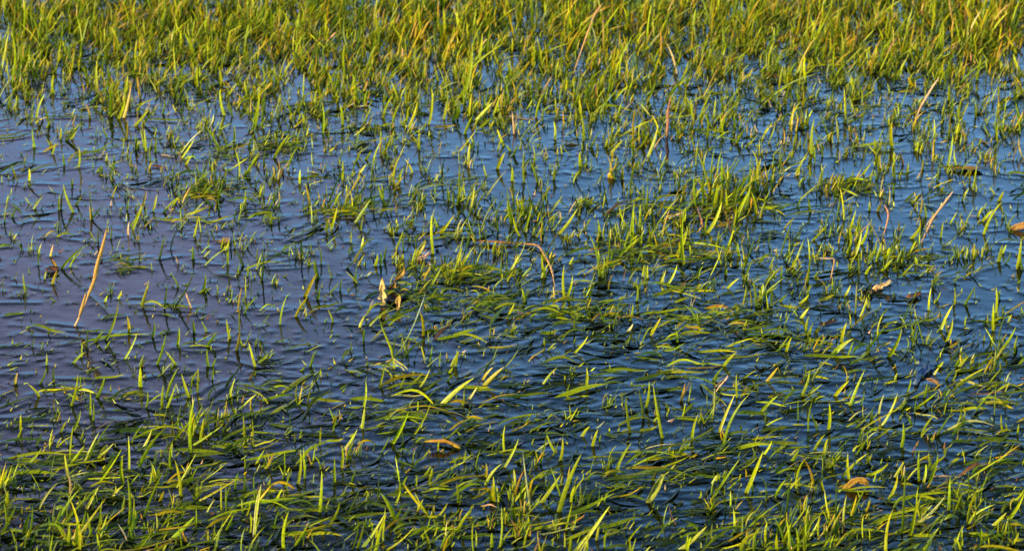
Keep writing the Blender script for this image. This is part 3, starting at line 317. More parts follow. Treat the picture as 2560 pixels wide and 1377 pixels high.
'A3': "40,640,90,560,30,b;0,830,40,700,22,b;100,900,80,730,30,b;150,880,230,690,28,b;200,1030,200,880,24,b;300,980,340,850,30,b;320,1000,300,860,24,b;310,880,300,720,26,m;380,840,440,700,24,b;410,960,410,840,26,b;270,1040,380,970,28,b;420,1070,500,940,28,b;610,1030,690,910,20,b;570,720,650,660,24,b;780,760,830,620,28,b;740,640,770,480,26,b;940,620,930,420,32,b;1040,370,970,130,36,b;1070,320,1080,200,36,b;1060,180,1060,30,34,b;1190,470,1200,230,38,b;1240,360,1243,240,22,o;1090,600,1110,470,22,w;1140,570,1150,350,26,b;1140,610,1220,480,30,b;1220,460,1280,310,34,b;1320,470,1430,340,34,b;1480,500,1500,330,34,b;1400,290,1370,140,28,b;1300,100,1305,0,36,b;1170,250,1180,130,34,b;1290,660,1270,560,34,b;1380,580,1360,470,28,b;1560,700,1540,620,24,b;1600,560,1560,440,30,b;1620,560,1690,430,28,b;1690,440,1720,300,30,b;1660,340,1690,170,34,b;1740,600,1690,500,30,b;1730,640,1700,570,44,y;1750,650,1750,590,30,b;1760,500,1720,380,24,b;1860,560,1890,430,24,b;1950,420,1960,170,30,b;1970,600,1950,480,26,b;2110,580,2090,500,26,b;2000,760,2000,620,40,b;2200,240,2110,30,60,y;2260,280,2180,130,44,b;2330,180,2250,30,40,y;2280,280,2200,60,34,y;2340,260,2420,100,26,o;2310,160,2330,0,30,b;2500,400,2420,260,30,b;2540,560,2480,400,36,b;2550,290,2450,170,26,g;2440,130,2560,60,34,b;2300,300,2350,180,30,b;2400,500,2350,430,30,b;2210,600,2250,420,30,b;2180,420,2170,250,30,b;2080,230,2050,100,30,b;2040,340,2100,200,26,b;1880,220,1790,90,22,o;1600,180,1530,80,22,o;1530,300,1560,180,26,b;1460,440,1460,330,34,b;790,150,760,20,28,b;690,340,700,200,28,b;580,280,570,80,26,b;720,280,740,170,24,b;460,330,440,190,26,b;480,300,480,200,24,o;100,260,120,60,30,b;140,210,130,80,30,b;200,480,230,360,28,b;270,340,290,260,26,b;340,340,320,200,26,b;320,560,360,410,26,b;590,480,610,400,26,b;600,540,640,480,28,b;720,540,760,460,26,b;900,240,960,170,22,b;1230,900,1220,650,26,b;1240,920,1190,880,20,m;1180,1060,1160,870,24,b;1110,1020,1040,830,26,m;980,1150,1000,880,36,b;960,1040,950,980,30,o;900,900,890,800,24,m;840,1130,850,1080,20,b;1060,1170,1040,1050,24,b;1000,1220,1000,1080,20,g;1340,960,1390,760,22,m;1450,1140,1440,1020,26,b;1480,1120,1500,1040,26,b;1580,1110,1580,900,44,b;1600,1230,1590,1140,26,b;1850,950,1850,840,20,b;1890,1060,1890,880,26,b;1960,900,1970,770,30,b;2020,880,2040,720,30,b;2090,880,2150,760,28,b;2060,1000,2080,920,28,b;1990,1240,2030,1000,30,b;2060,1240,2040,1120,24,b;2130,1180,2120,1060,20,m;2310,1020,2260,920,24,b;2360,1060,2370,900,20,b;2540,900,2500,760,28,b;2480,760,2540,690,18,b;2530,1000,2500,850,18,b;2450,980,2440,920,24,b;2200,880,2200,740,24,b;2370,720,2370,640,22,b;1750,1130,1770,1050,34,b;1660,1230,1630,1130,30,r;1690,1290,1700,1210,28,b;1860,1110,1870,1060,22,b;1910,1350,1920,1240,24,b;1810,1270,1810,1180,22,g;1360,1300,1420,1220,28,b;1480,1290,1480,1160,26,b;1460,1340,1440,1260,26,b;960,1330,960,1240,20,b;880,1310,890,1230,20,b;230,1370,260,1090,22,b;220,1120,250,1080,22,b;120,1260,140,1030,18,b;30,1210,120,1150,24,g;370,1360,370,1240,22,b;540,1370,600,1180,38,b;490,1100,550,1040,26,b;700,1310,820,1240,18,b;580,1220,530,1110,16,b;790,1210,840,1120,22,b;1390,740,1410,700,18,m;2400,950,2410,870,20,b",
}
FL = {
'B1': "240,1045,490,1110,28,g;370,1060,600,1075,24,g;0,1215,190,1185,22,m;100,770,350,800,24,m;30,985,185,950,26,g;0,905,290,895,26,m;500,430,590,432,20,m;610,580,1120,520,18,m;820,600,1030,640,40,g;850,650,1020,635,34,m;1200,568,1340,535,22,m;760,995,940,965,26,m;1010,1205,1160,1165,26,m;240,1140,600,1140,24,m;2390,905,2560,890,18,m;1180,965,1310,985,30,g;980,860,1040,850,22,b;1180,1120,1290,1080,26,g;500,1100,860,1110,22,m;400,210,170,230,26,g;1450,180,1640,170,40,g;1220,260,1300,250,24,g;1400,250,1540,290,26,m;1550,430,1700,440,18,r;2240,235,2420,190,44,g;2000,150,2150,140,18,m;1640,685,1810,680,16,g;1640,670,1760,690,18,m;350,1110,640,1165,26,m;2040,1165,2135,1160,24,g;2120,1235,2400,1195,20,g;1900,940,2020,950,16,m;60,130,180,240,24,m;600,345,640,350,14,m;900,385,850,380,14,m;0,470,90,450,34,b;1460,605,1640,610,18,m;640,810,850,985,10,m",
'B2': "360,80,620,70,20,m;0,170,120,180,34,G;200,235,340,238,16,m;420,150,560,170,30,G;900,170,1080,190,24,m;640,120,860,150,24,m;1180,290,1240,210,24,m;1600,490,1880,430,28,g;1640,530,1900,470,26,g;1700,560,1980,500,24,g;1560,500,1720,490,28,b;1640,600,1880,560,28,g;1500,720,1620,730,30,g;2080,640,2200,650,44,y;1920,600,2160,560,24,b;640,720,1000,690,44,G;560,690,900,660,30,G;700,760,1000,720,30,G;480,840,940,850,56,m;520,870,930,880,40,g;600,830,880,820,26,m;580,940,750,920,34,m;640,960,880,950,18,m;630,1150,860,1040,40,b;860,1040,1060,1020,16,b;690,1160,990,1080,44,b;1000,1100,1200,1030,44,g;1080,1060,1220,900,30,b;1190,1100,1300,1060,30,b;1160,1120,1290,1140,28,b;1240,950,1420,930,28,g;1400,870,1700,850,24,m;1440,890,1900,870,34,g;1430,930,1700,940,40,g;1700,950,2000,970,40,g;1480,1000,1720,1010,30,b;1760,970,2120,880,30,b;1960,940,2140,890,50,b;1740,1050,2020,1050,28,g;1460,1110,1590,1090,44,g;2180,960,2560,990,24,g;2200,980,2560,940,24,b;2240,1090,2480,1000,30,b;2300,1060,2560,980,30,b;2360,1130,2560,1080,24,y;2120,1130,2300,1120,24,m;1860,1160,2100,1160,34,m;2160,1280,2360,1310,30,m;180,1330,440,1320,12,m;200,1170,380,1050,22,w;0,830,100,830,22,r;380,1140,460,1110,20,g;600,1290,740,1260,18,m;1100,1200,1260,1180,20,m;1240,700,1340,690,20,g;0,450,40,430,24,m;1100,520,1280,510,20,G;740,620,860,680,26,m;540,300,500,340,16,m;2330,160,2540,200,30,g;2430,220,2560,220,24,G;1480,640,1700,600,16,m;600,900,740,940,30,m;620,620,740,680,20,m;1180,700,1300,760,18,m",
'B3': "0,680,240,650,40,m;20,650,260,630,30,g;0,760,130,740,30,m;240,350,400,280,50,o;350,380,460,330,24,m;500,290,700,280,34,m;700,290,980,295,20,g;540,350,780,370,22,m;980,220,1120,200,22,m;1180,235,1290,250,20,m;1080,20,1400,10,44,G;1160,150,1320,140,18,r;1690,130,1900,160,16,b;960,410,1100,320,24,b;800,455,900,440,28,b;1050,460,1160,500,36,b;1500,420,1760,400,30,G;1640,520,1880,480,36,y;1420,600,1680,590,24,g;1500,620,1740,650,24,m;1620,690,1830,660,34,g;1700,700,1920,700,24,g;1420,710,1560,715,24,y;1060,740,1300,720,24,m;1030,875,1160,830,34,b;960,830,1330,835,20,m;1330,830,1360,870,30,g;1520,900,1760,905,24,g;380,810,560,790,22,b;300,830,420,800,20,m;180,920,370,910,40,o;620,900,940,940,34,b;680,940,940,970,40,m;0,960,300,980,44,b;0,1010,260,1000,36,b;40,1050,170,1080,50,y;0,1110,230,1100,34,b;150,1100,640,1180,26,g;530,1110,660,1100,26,o;520,1195,700,1220,36,y;120,1240,430,1245,28,b;870,1170,1180,1200,40,b;900,1230,1060,1180,30,b;1190,1190,1400,1090,34,g;900,1280,1340,1290,40,g;1360,1250,1600,1260,44,o;940,1300,1180,1360,26,b;1000,1220,1280,1240,40,m;840,1150,1000,1160,30,m;1700,840,1850,820,22,r;2320,1020,2460,980,26,b;2180,1020,2360,1050,40,m;2000,1180,2200,1200,18,p;2060,1070,2160,1080,20,b;2020,890,2180,870,20,g;1740,1130,1860,1150,24,m;2420,1130,2560,1140,24,m;2060,1000,2000,1060,14,m;2100,380,2500,340,14,m;2420,520,2560,530,22,g;2360,430,2560,420,18,m;1620,990,1700,980,30,m;1900,1340,2180,1300,28,b;2180,1350,2320,1330,26,g;480,200,700,240,60,G;540,260,760,210,40,G",
'C1': "0,80,240,70,34,g;420,105,780,95,26,g;700,90,930,55,30,b;880,205,1120,210,34,g;200,230,560,230,24,m;0,400,340,400,60,m;0,440,360,380,30,G;140,440,400,440,22,b;320,580,480,490,40,m;0,560,400,540,30,G;1060,100,1200,60,40,m;1130,360,1280,365,30,b;900,230,700,210,20,m;780,330,950,325,28,m;720,400,1020,410,34,g;940,450,1240,450,28,b;800,470,1200,490,60,G;1000,520,1360,500,40,m;680,540,980,560,60,m;800,580,1120,570,50,G;920,640,1400,630,34,b;1300,620,1640,640,40,g;1560,580,1860,600,50,b;1500,560,1900,570,30,g;1600,600,1900,640,50,m;1400,660,1700,650,40,m;1820,550,2030,555,28,b;1820,490,2200,500,22,b;2100,500,2400,560,20,b;1740,420,2040,290,40,b;1960,410,2200,260,44,b;2040,270,2350,50,50,b;2000,300,2240,240,30,b;2300,240,2560,260,40,g;1800,150,1940,140,20,m;2000,160,2160,150,24,b;2300,150,2560,155,22,m;1860,30,2120,40,24,m;2240,100,2120,90,20,b;0,790,440,800,50,g;330,720,640,680,40,g;400,740,700,620,30,g;0,680,340,740,24,G;380,680,740,640,50,G;60,780,400,790,34,m;620,800,900,790,14,w;740,790,960,880,16,m;1080,910,1270,880,40,b;1160,930,1460,840,60,g;1240,880,1520,840,50,m;1060,880,1300,850,30,g;1500,840,1900,840,34,m;1500,860,1600,700,16,w;540,820,620,920,24,g;0,990,320,990,50,g;340,950,700,940,40,g;700,930,1060,970,34,b;1000,960,1120,980,36,g;160,930,400,910,30,m;460,940,570,920,30,b;1140,1100,1440,980,30,b;1200,1070,1640,1040,50,g;1280,1040,1600,1000,40,m;1500,1100,1660,1090,34,r;0,1080,240,1060,50,m;0,1190,200,1240,50,g;560,1200,900,1080,50,g;240,1300,600,1320,50,g;300,1340,700,1280,50,m;640,1290,1000,1260,50,g;860,1300,1300,1230,50,g;900,1350,1260,1310,50,m;1000,1360,1460,1280,30,g;1160,1290,1560,1130,44,g;1300,1220,1640,1200,40,m;1280,1280,1400,1265,20,o;1560,1260,1900,1280,26,m;1660,1180,2000,1130,40,b;1760,1180,2200,1110,50,b;1960,1150,2400,1120,50,y;1860,1220,2200,1200,40,g;2140,1240,2560,1260,40,b;2000,1280,2340,1240,50,g;2240,1060,2560,1000,50,g;2060,1050,2400,900,34,b;2280,1210,2560,1200,40,m;2040,940,2200,910,16,w;1860,970,2000,960,34,g;1860,1020,2000,990,20,b;2140,970,2440,980,30,b;2430,560,2560,535,26,b;2440,370,2560,390,26,p;2300,720,2460,630,18,b;2000,420,2200,460,40,m;200,1180,500,1160,30,G;1180,430,1420,460,30,G",
'C2': "0,10,140,50,24,b;0,60,130,40,20,b;360,215,610,205,28,w;0,250,340,260,50,g;0,310,300,300,40,b;40,280,380,330,30,m;320,310,460,330,24,w;420,290,800,240,50,m;600,220,900,230,40,g;700,260,940,270,60,y;560,300,860,290,34,m;580,340,900,310,30,m;880,160,1080,150,44,b;920,170,1160,180,30,g;1100,130,1440,150,44,G;1180,40,1370,65,28,b;1160,230,1560,200,36,m;1560,230,1960,125,60,b;1640,250,1840,220,34,b;1700,230,1800,275,20,w;1430,310,1560,250,34,b;1200,300,1420,300,34,b;960,290,1180,290,50,m;900,340,1180,310,40,m;1300,140,1640,130,40,m;880,370,1030,380,30,y;960,400,1200,350,26,m;710,395,880,470,34,b;340,370,560,370,40,m;400,400,700,390,30,m;0,530,120,500,28,b;590,560,760,545,24,o;740,545,880,605,28,o;800,540,930,530,30,g;600,570,740,560,50,g;640,690,880,690,28,m;500,560,640,570,24,m;960,570,1100,575,22,w;1060,630,1420,620,34,g;1000,640,1300,650,26,m;1340,410,1480,395,36,g;1300,460,1520,460,34,m;1460,490,1680,500,34,m;1700,450,1760,410,20,g;1720,370,1910,350,24,b;1880,380,1990,300,34,g;1660,285,1730,285,22,b;2020,240,2220,175,34,b;2060,260,2160,340,20,b;2200,480,2330,440,34,b;2360,90,2560,60,50,g;2300,50,2560,30,30,b;2160,100,2440,30,40,m;1900,20,2260,20,34,g;1980,10,2140,70,26,m;2340,160,2560,170,40,m;2480,420,2560,400,50,g;2020,210,2300,170,24,m;1820,60,2100,40,26,m;1940,500,2040,515,34,m;2200,630,2310,640,30,b;1160,810,1300,750,44,b;900,860,1140,850,30,m;210,690,540,760,44,g;200,790,560,810,40,g;300,760,520,790,44,b;360,690,560,760,28,m;140,610,220,610,26,b;100,650,190,655,24,b;690,830,780,780,40,b;660,890,780,890,20,b;0,950,120,930,30,b;250,930,450,905,28,b;600,1035,700,1030,26,b;120,1000,240,1040,30,m;300,960,560,960,40,m;500,960,760,970,34,m;880,940,1180,900,40,y;860,930,1120,900,26,r;1000,1030,1140,1040,22,p;1140,1060,1420,1040,34,g;1060,960,1240,920,44,m;1480,900,1640,860,30,b;1700,740,2000,720,34,m;1720,790,2040,760,26,b;1880,680,2140,670,22,b;2100,730,2340,760,50,g;2100,760,2400,750,34,o;1980,880,2160,900,50,m;2120,900,2300,780,26,b;1940,830,2200,820,44,m;0,1140,340,1080,40,g;300,1120,600,1110,40,m;420,1150,860,1140,44,b;480,1220,880,1220,44,b;640,1150,900,1150,60,g;560,1200,1040,1180,60,g;580,1260,1000,1230,44,g;880,1180,1200,1170,60,m;860,1210,1060,1160,24,p;1040,1130,1300,1110,40,g;800,1270,1160,1260,44,m;0,1240,120,1210,34,o;120,1280,500,1280,50,m;1420,1230,1700,1130,50,g;1560,1130,1800,1040,50,b;1600,1090,1800,1010,30,o;1640,1280,1900,1200,44,b;1780,1210,2200,1120,50,g;1960,1130,2180,1060,50,m;1900,1290,2140,1180,34,b;2000,1180,2160,1150,44,y;2200,1200,2560,1200,60,m;2160,1260,2500,1160,50,m;2360,1080,2560,1040,30,G;2440,1250,2560,1210,30,b;1920,1340,2200,1330,44,m;1180,1330,1440,1300,50,m;1340,1200,1600,1220,34,m;2360,960,2560,940,40,m;2080,950,2260,980,34,m",
'C3': "640,120,900,110,50,b;680,110,980,120,60,m;900,60,1110,90,34,b;1040,40,1200,60,60,m;800,240,960,210,24,b;500,200,760,190,34,g;680,190,940,180,26,m;140,180,60,190,20,b;0,300,320,320,24,m;0,420,180,400,50,b;0,380,340,390,34,m;340,500,520,490,30,g;380,540,760,520,34,b;380,600,700,570,50,b;620,560,900,580,60,g;660,620,980,590,44,g;540,560,680,550,30,o;640,490,980,450,40,b;600,480,860,460,50,m;700,450,990,445,24,b;960,580,1180,560,30,b;420,350,680,350,50,m;1140,110,960,100,24,m;1460,120,1620,110,24,b;1640,90,1760,60,26,b;1400,250,1660,220,40,m;1240,540,1560,520,40,o;1340,440,1480,480,36,b;1560,520,1740,440,26,b;1740,450,2200,465,28,w;1980,480,2400,540,50,b;2020,470,2300,480,44,g;2060,500,2420,560,34,y;1380,575,1600,575,36,b;1300,640,1560,640,40,b;1520,640,1620,580,40,b;1540,680,1700,670,40,b;1280,700,1120,690,34,b;1000,690,1260,680,60,m;880,660,1080,630,34,g;0,760,240,750,50,g;0,810,340,820,40,m;60,570,280,610,24,m;200,590,400,690,30,m;60,665,130,660,20,y;1120,910,1400,830,50,o;1220,910,1550,905,36,b;1180,900,1340,850,34,y;1580,870,1800,880,40,b;1620,860,1940,960,44,m;1560,920,1880,910,40,m;1140,920,1460,930,24,g;1700,640,2030,620,34,b;1740,700,1940,660,40,y;1640,640,1700,630,24,b;1980,560,2300,560,40,m;2080,660,2250,590,28,t;2000,720,2100,680,34,b;1880,820,2100,810,30,p;1900,840,2060,820,24,r;2200,540,2560,560,44,m;1880,290,2240,280,34,m;1980,330,2300,300,34,b;2160,280,2400,290,34,g;2160,210,2440,190,22,r;2080,100,2260,140,30,w;2280,150,2450,135,26,b;2060,400,2400,430,22,m;2400,370,2520,400,20,w;2420,280,2560,260,40,o;1740,340,1920,390,24,w;1340,230,1100,200,14,m;1180,270,1300,310,18,m;2340,890,2560,890,30,g;2360,940,2560,900,30,b;2200,1000,2480,1010,34,m;2280,1020,2560,1060,34,b;1990,950,2200,920,24,b;1280,1070,1520,1000,24,p;1400,1050,1480,1060,30,w;640,1140,770,1110,30,b;960,1120,1200,1050,24,b;0,940,200,930,44,m;0,1000,240,1000,40,g;240,1060,440,1080,24,b;400,1010,480,1060,34,m;560,940,660,920,14,w;0,1230,160,1200,24,b;240,1280,400,1245,34,m;0,1340,320,1330,40,m;320,1330,500,1350,40,b;1480,1260,1740,1200,34,b;1560,1280,1700,1190,44,g;1140,1330,1400,1320,60,G;1720,1260,1980,1250,50,b;1800,1230,2100,1240,50,g;1900,1300,2200,1280,40,m;2120,1260,2360,1250,50,b;2400,1240,2560,1230,44,b;2360,1320,2560,1280,60,b;2040,1180,2300,1180,40,o;1860,1160,2060,1120,34,m;1960,1100,2200,1100,44,m;2140,1090,2480,1120,50,g;2200,1140,2440,1130,34,b;1520,1230,1720,1150,34,m;1280,1230,1440,1300,30,G;2440,1170,2560,1150,40,b;1080,960,1130,965,34,m;950,1000,1050,990,40,g;2120,740,2500,720,40,m;1160,430,1300,420,20,m;2060,790,2140,800,30,b",
'A1': "370,160,200,420,10,m;700,850,920,860,40,g;1100,900,1380,905,28,g;180,930,280,890,22,m;120,975,230,970,24,b;820,1030,940,1045,20,b;1490,1085,1620,1080,34,b;1440,930,1560,945,24,b;1860,1090,2220,1090,60,G;1880,1110,2180,1120,40,r;1200,1160,1300,1165,20,p;2400,770,2540,740,24,b;1380,810,1450,812,26,b;740,1305,820,1310,28,y;1270,1300,1370,1310,24,b;460,780,620,780,24,m;1120,1240,1260,1250,24,r;2080,1220,2180,1190,22,b;1450,460,1100,480,40,G;1180,430,1290,440,40,o;400,490,560,480,40,G;2040,690,2180,680,26,m;1950,780,2060,800,30,b;2100,150,2230,130,30,s;1780,550,1700,570,24,w;2500,580,2300,600,20,m",
'A2': "520,620,700,590,24,b;770,600,860,630,20,b;1100,610,1440,635,28,b;1200,600,1450,600,22,b;1370,530,1540,520,28,y;660,960,840,940,24,y;1210,870,1430,900,20,p;1260,890,1480,880,14,r;700,1190,860,1180,30,m;980,1180,1080,1180,30,b;1290,1000,1410,1000,22,b;1640,1300,1770,1330,34,m;1700,810,1800,830,30,m;2090,1000,2360,900,36,b;2120,1060,2300,950,30,b;200,1080,270,1080,28,y;430,1060,500,1050,20,m;230,940,380,930,24,b;230,460,430,490,20,m;940,380,1500,380,24,m;600,940,840,930,30,m;2140,410,2230,420,30,m;1450,1330,1360,1290,18,m;1040,860,960,1000,22,y;2380,1260,2480,1270,26,m;2240,1340,2500,1350,30,m;1840,1330,1700,1290,20,m;640,100,760,110,30,m",
'A3': "420,600,520,560,24,b;540,600,680,605,22,y;620,550,900,600,28,r;1480,690,1600,690,26,g;1620,690,1750,680,34,y;1060,760,1140,760,20,b;1180,640,1060,660,16,m;1300,870,1480,860,30,r;1320,890,1500,850,24,m;1940,1250,2100,1240,40,o;2080,1260,2280,1250,50,b;2220,1030,2300,1080,40,y;2300,1060,2440,1100,30,b;1660,900,1300,920,30,m;1650,930,1780,960,24,m;760,1180,620,1170,22,m;500,1100,620,1080,26,b;650,900,740,940,40,G;1930,1130,2030,1140,30,G;1100,1190,1360,1190,40,G;600,940,820,940,12,m;600,1370,760,1340,34,G;1040,700,900,720,20,m;420,960,560,970,40,g;2380,840,2520,830,50,G;860,830,920,820,20,w;1840,320,2000,330,30,m;200,350,540,350,18,r;2000,700,1900,720,20,m",
}

def parse(s):
    for it in s.split(';'):
        a = it.split(',')
        yield [float(v) for v in a[:5]] + [a[5]]

# -------------------------------------------------- individually named tufts : (crop, rect) picks traced blades into a thing
TUFTS = [
 ('B1', (430, 200, 635, 240), "V-shaped pair of bright blades standing alone in the open water near the left edge", 'grass_tuft'),
 ('B1', (1660, 590, 1830, 620), "arched dark green tuft bending both ways in the open water, left of centre", 'grass_tuft'),
 ('B2', (1220, 290, 1420, 400), "fan of long bright blades above the bent orange straw", 'grass_tuft'),
 ('B3', (170, 160, 440, 400), "tallest dense clump of yellow-green blades, right of the centre", 'grass_tuft'),
 ('B2', (1630, 820, 1730, 850), "narrow tuft of three blades above the floating mat, right of the thin drooping straw", 'grass_tuft'),
 ('B2', (200, 540, 320, 620), "small tuft of short blades just above the pale lobed leaf", 'grass_tuft'),
 ('B3', (1220, 360, 1440, 540), "spiky tuft right of centre beside open blue water, below the short pale leaf tips", 'grass_tuft'),
 ('B3', (1440, 500, 1640, 660), "broad-bladed tuft above the cream and orange leaf", 'grass_tuft'),
 ('B3', (560, 780, 665, 930), "dark green tuft with one long upright blade and short side blades", 'grass_tuft'),
 ('B3', (2500, 600, 2560, 650), "tuft with an orange inner blade at the right edge of the picture", 'grass_tuft'),
 ('B3', (2040, 540, 2150, 570), "low tuft of thin short blades in open water towards the right edge", 'grass_tuft'),
 ('C3', (1770, 840, 1880, 880), "upright fork of tall bright blades in the lower right mats", 'grass_tuft'),
 ('C3', (540, 1290, 900, 1375), "thick tuft of wide blades cut by the bottom edge, right of centre", 'grass_tuft'),
 ('C3', (480, 900, 560, 950), "single tall split tuft standing clear in the water, lower right of centre", 'grass_tuft'),
 ('C1', (1200, 220, 1260, 320), "tight tuft of four pale blades with an orange tip in the lower left water", 'grass_tuft'),
 ('C1', (1395, 60, 1480, 240), "open V of green blades right of the tight pale tuft", 'grass_tuft'),
 ('A3', (2180, 120, 2360, 310), "yellow broad-leaved clump in the top right corner", 'broadleaf_clump'),
 ('A1', (480, 1030, 540, 1060), "leaning brush of short blades at the edge of the upper left water", 'grass_tuft'),
 ('A1', (815, 860, 925, 900), "tuft with a long orange blade in the upper left grass", 'grass_tuft'),
 ('A2', (1125, 1070, 1280, 1280), "zigzag dark green and yellow tuft standing in the upper central pool", 'grass_tuft'),
 ('C2', (1080, 1220, 1180, 1350), "upright cluster near the bottom edge at the middle of the picture", 'grass_tuft'),
 ('C2', (1220, 1140, 1330, 1160), "short stubby pair of broad dark green blades near the bottom edge", 'grass_tuft'),
 ('C1', (170, 1240, 215, 1300), "thick dark green tuft near the lower left corner", 'grass_tuft'),
 ('C3', (1690, 1230, 1730, 1270), "pair of tall parallel blades leaning right in the lower right corner area", 'grass_tuft'),
 ('C2', (60, 1330, 320, 1375), "fan of long curving blades cut by the bottom edge, left of centre", 'grass_tuft'),
 ('C2', (1670, 1360, 1830, 1375), "crossing broad blades cut by the bottom edge below the long pointed sheath", 'grass_tuft'),
]
tuft_hits = {i: [] for i in range(len(TUFTS))}
grass = Bag(); floats = Bag()
for c, s in UP.items():
    for xb, yb, xt, yt, w, col in parse(s):
        hit = None
        for i, (tc, r, _, _) in enumerate(TUFTS):
            if tc == c and r[0] <= xb <= r[2] and r[1] <= yb <= r[3]: hit = i; break
        a, b = cx(c, xb, yb); a2, b2 = cx(c, xt, yt)
        geo = upright(a, b, a2, b2, w / K, col)
        if hit is None: grass.add(*geo)
        else: tuft_hits[hit].append((a, b, geo))
for i, (c, r, lab, nm) in enumerate(TUFTS):
    hs = tuft_hits[i]
    if not hs: print("EMPTY TUFT", i); continue
    P = on_z(np.mean([h[0] for h in hs]), np.mean([h[1] for h in hs]))
    e = empty(nm, (float(P[0]), float(P[1]), 0.0))
    tag(e, lab, 'grass tuft' if nm == 'grass_tuft' else 'plant', "distinct grass tufts standing in the flooded lawn" if nm == 'grass_tuft' else None)
    for h in hs:
        mesh_obj('blade', h[2][0], h[2][1], GRASS, h[2][2], e)
for c, s in FL.items():
    for xa, ya, xb, yb, w, col in parse(s):
        a, b = cx(c, xa, ya); a2, b2 = cx(c, xb, yb)
        floats.add(*floating(a, b, a2, b2, w / K, col, arch=random.choice([0, .01, .03, .05]), zz=random.uniform(-.003, .0045), bow=random.uniform(-.06, .06)))

# ------------------------------------------------------------ random growth
UD = ["8899999999999899", "8888877888889998", "5777787877677767", "3455566656656666", "2345455335655655",
      "3244345566763443", "1223345567655644", "1112234445545543", "1122232333444444", "2233333333334345",
      "3345423423444455", "4555433434444455", "5565444544534456", "6666556666666667"]
MD = ["6666666666666666", "5555555555555565", "5666666666656666", "3345554345554544", "2344342123442433",
      "2134243334742222", "1211223447855522", "1111136666755532", "2321135778788644", "3333345455556566",
      "4446667774455566", "6777545755777778", "8887667656645788", "8899878787867889"]
UD = np.array([[int(c) for c in r] for r in UD], float)
MD = np.array([[int(c) for c in r] for r in MD], float)
CW, CH = 160.0, 1377 / 14.0
def cells():
    for r in range(-6, 17):
        for c in range(-6, 22):
            yield r, c, UD[min(max(r, 0), 13), min(max(c, 0), 15)], MD[min(max(r, 0), 13), min(max(c, 0), 15)], (r < 0 or r > 13 or c < 0 or c > 15)

def pick(names, probs, n):
    idx = rng.choice(len(names), n, p=np.array(probs) / sum(probs))
    A = np.array([COL[k][0] for k in names])[idx]; B = np.array([COL[k][1] for k in names])[idx]
    k = 1 + rng.normal(0, .2, (n, 1)); kc = 1 + rng.normal(0, .06, (n, 3))
    return np.clip(A * k * kc, .003, .8), np.clip(B * k * kc, .003, .8)

_ph = [(random.uniform(.012, .06) * random.choice([-1, 1]), random.uniform(.02, .09), random.uniform(0, 6)) for _ in range(9)]
def patch(px, py):                       # natural patchiness, 0..1
    v = sum(math.sin(a_ * px + b_ * py + c_) for a_, b_, c_ in _ph) / 3.0
    return min(1.0, max(0.08, .5 + .55 * v))
bx, by, hh, ln, az, ww, dn = [], [], [], [], [], [], []
def bil(G, px, py):
    x = min(max(px / CW - .5, 0), 14.999); y = min(max(py / CH - .5, 0), 12.999)
    i, j = int(x), int(y); fx_, fy_ = x - i, y - j
    return (G[j, i] * (1 - fx_) + G[j, i + 1] * fx_) * (1 - fy_) + (G[j + 1, i] * (1 - fx_) + G[j + 1, i + 1] * fx_) * fy_
for r, c, _u, m_, out in cells():
    tries = 170 if -3 <= r < 3 else 60
    for q in range(tries if not out else tries * 2 // 3):
        px = (c + random.random()) * CW; py = (r + random.random()) * CH
        u = bil(UD, px, py)
        rr = py / CH
        f = np.interp(rr, [0, 1.5, 3, 5, 8, 10, 14], [6.0, 4.6, 2.8, 2.1, 1.1, .55, .50])
        pv = patch(px, py)
        # mean tuft size is 4 blades
        if random.random() > (1.7 * u ** 2 + 3) * f * (.35 + pv) / 4 / tries: continue
        k = random.choice([1, 1, 2, 3, 4, 5, 6, 9])
        lean0 = random.gauss(16, 17)
        hs = np.interp(rr, [0, 1.5, 2.6, 4, 8, 14], [.024, .0165, .0135, .0135, .0145, .0165])
        big = (.75 + .5 * pv) * (.6 + .055 * u)
        for j in range(k):
            bx.append(px + random.gauss(0, 8)); by.append(py + random.gauss(0, 4.5))
            h_ = max(.004, hs * big * random.lognormvariate(-.1, .55)); h_ = min(h_, .075)
            hh.append(h_)
            ln.append(math.radians(lean0 + random.gauss(0, 19)))
            az.append(random.gauss(0, 0.9))
            ww.append(random.uniform(.0010, .0018) + .025 * h_); dn.append(u)
CLUMPS = [(1800, 500, 70, 24, 60, .040), (1895, 480, 40, 18, 26, .038), (1590, 590, 60, 24, 34, .026), (1320, 545, 50, 22, 28, .032), (1160, 500, 45, 18, 20, .024),
 (2215, 645, 60, 22, 34, .024), (2130, 600, 40, 16, 18, .024), (870, 520, 50, 18, 26, .022), (500, 470, 80, 26, 44, .020), (1120, 680, 90, 22, 50, .016), (1480, 240, 60, 26, 40, .030),
 (1240, 260, 60, 20, 36, .030), (1640, 340, 60, 20, 30, .024), (2110, 470, 60, 18, 30, .018), (1890, 760, 40, 16, 18, .026), (560, 620, 45, 14, 16, .016), (60, 190, 60, 22, 36, .034), (280, 270, 50, 18, 24, .028),
 (690, 360, 70, 14, 26, .016), (1780, 310, 60, 20, 30, .024), (2450, 930, 60, 16, 18, .022), (1980, 320, 50, 16, 22, .024), (1290, 1250, 60, 20, 22, .024), (490, 1080, 60, 24, 24, .026), (1960, 1340, 120, 20, 40, .030), (1150, 90, 90, 40, 60, .038), (420, 60, 90, 30, 50, .036), (2100, 110, 60, 40, 50, .036), (2440, 90, 90, 50, 70, .042)]
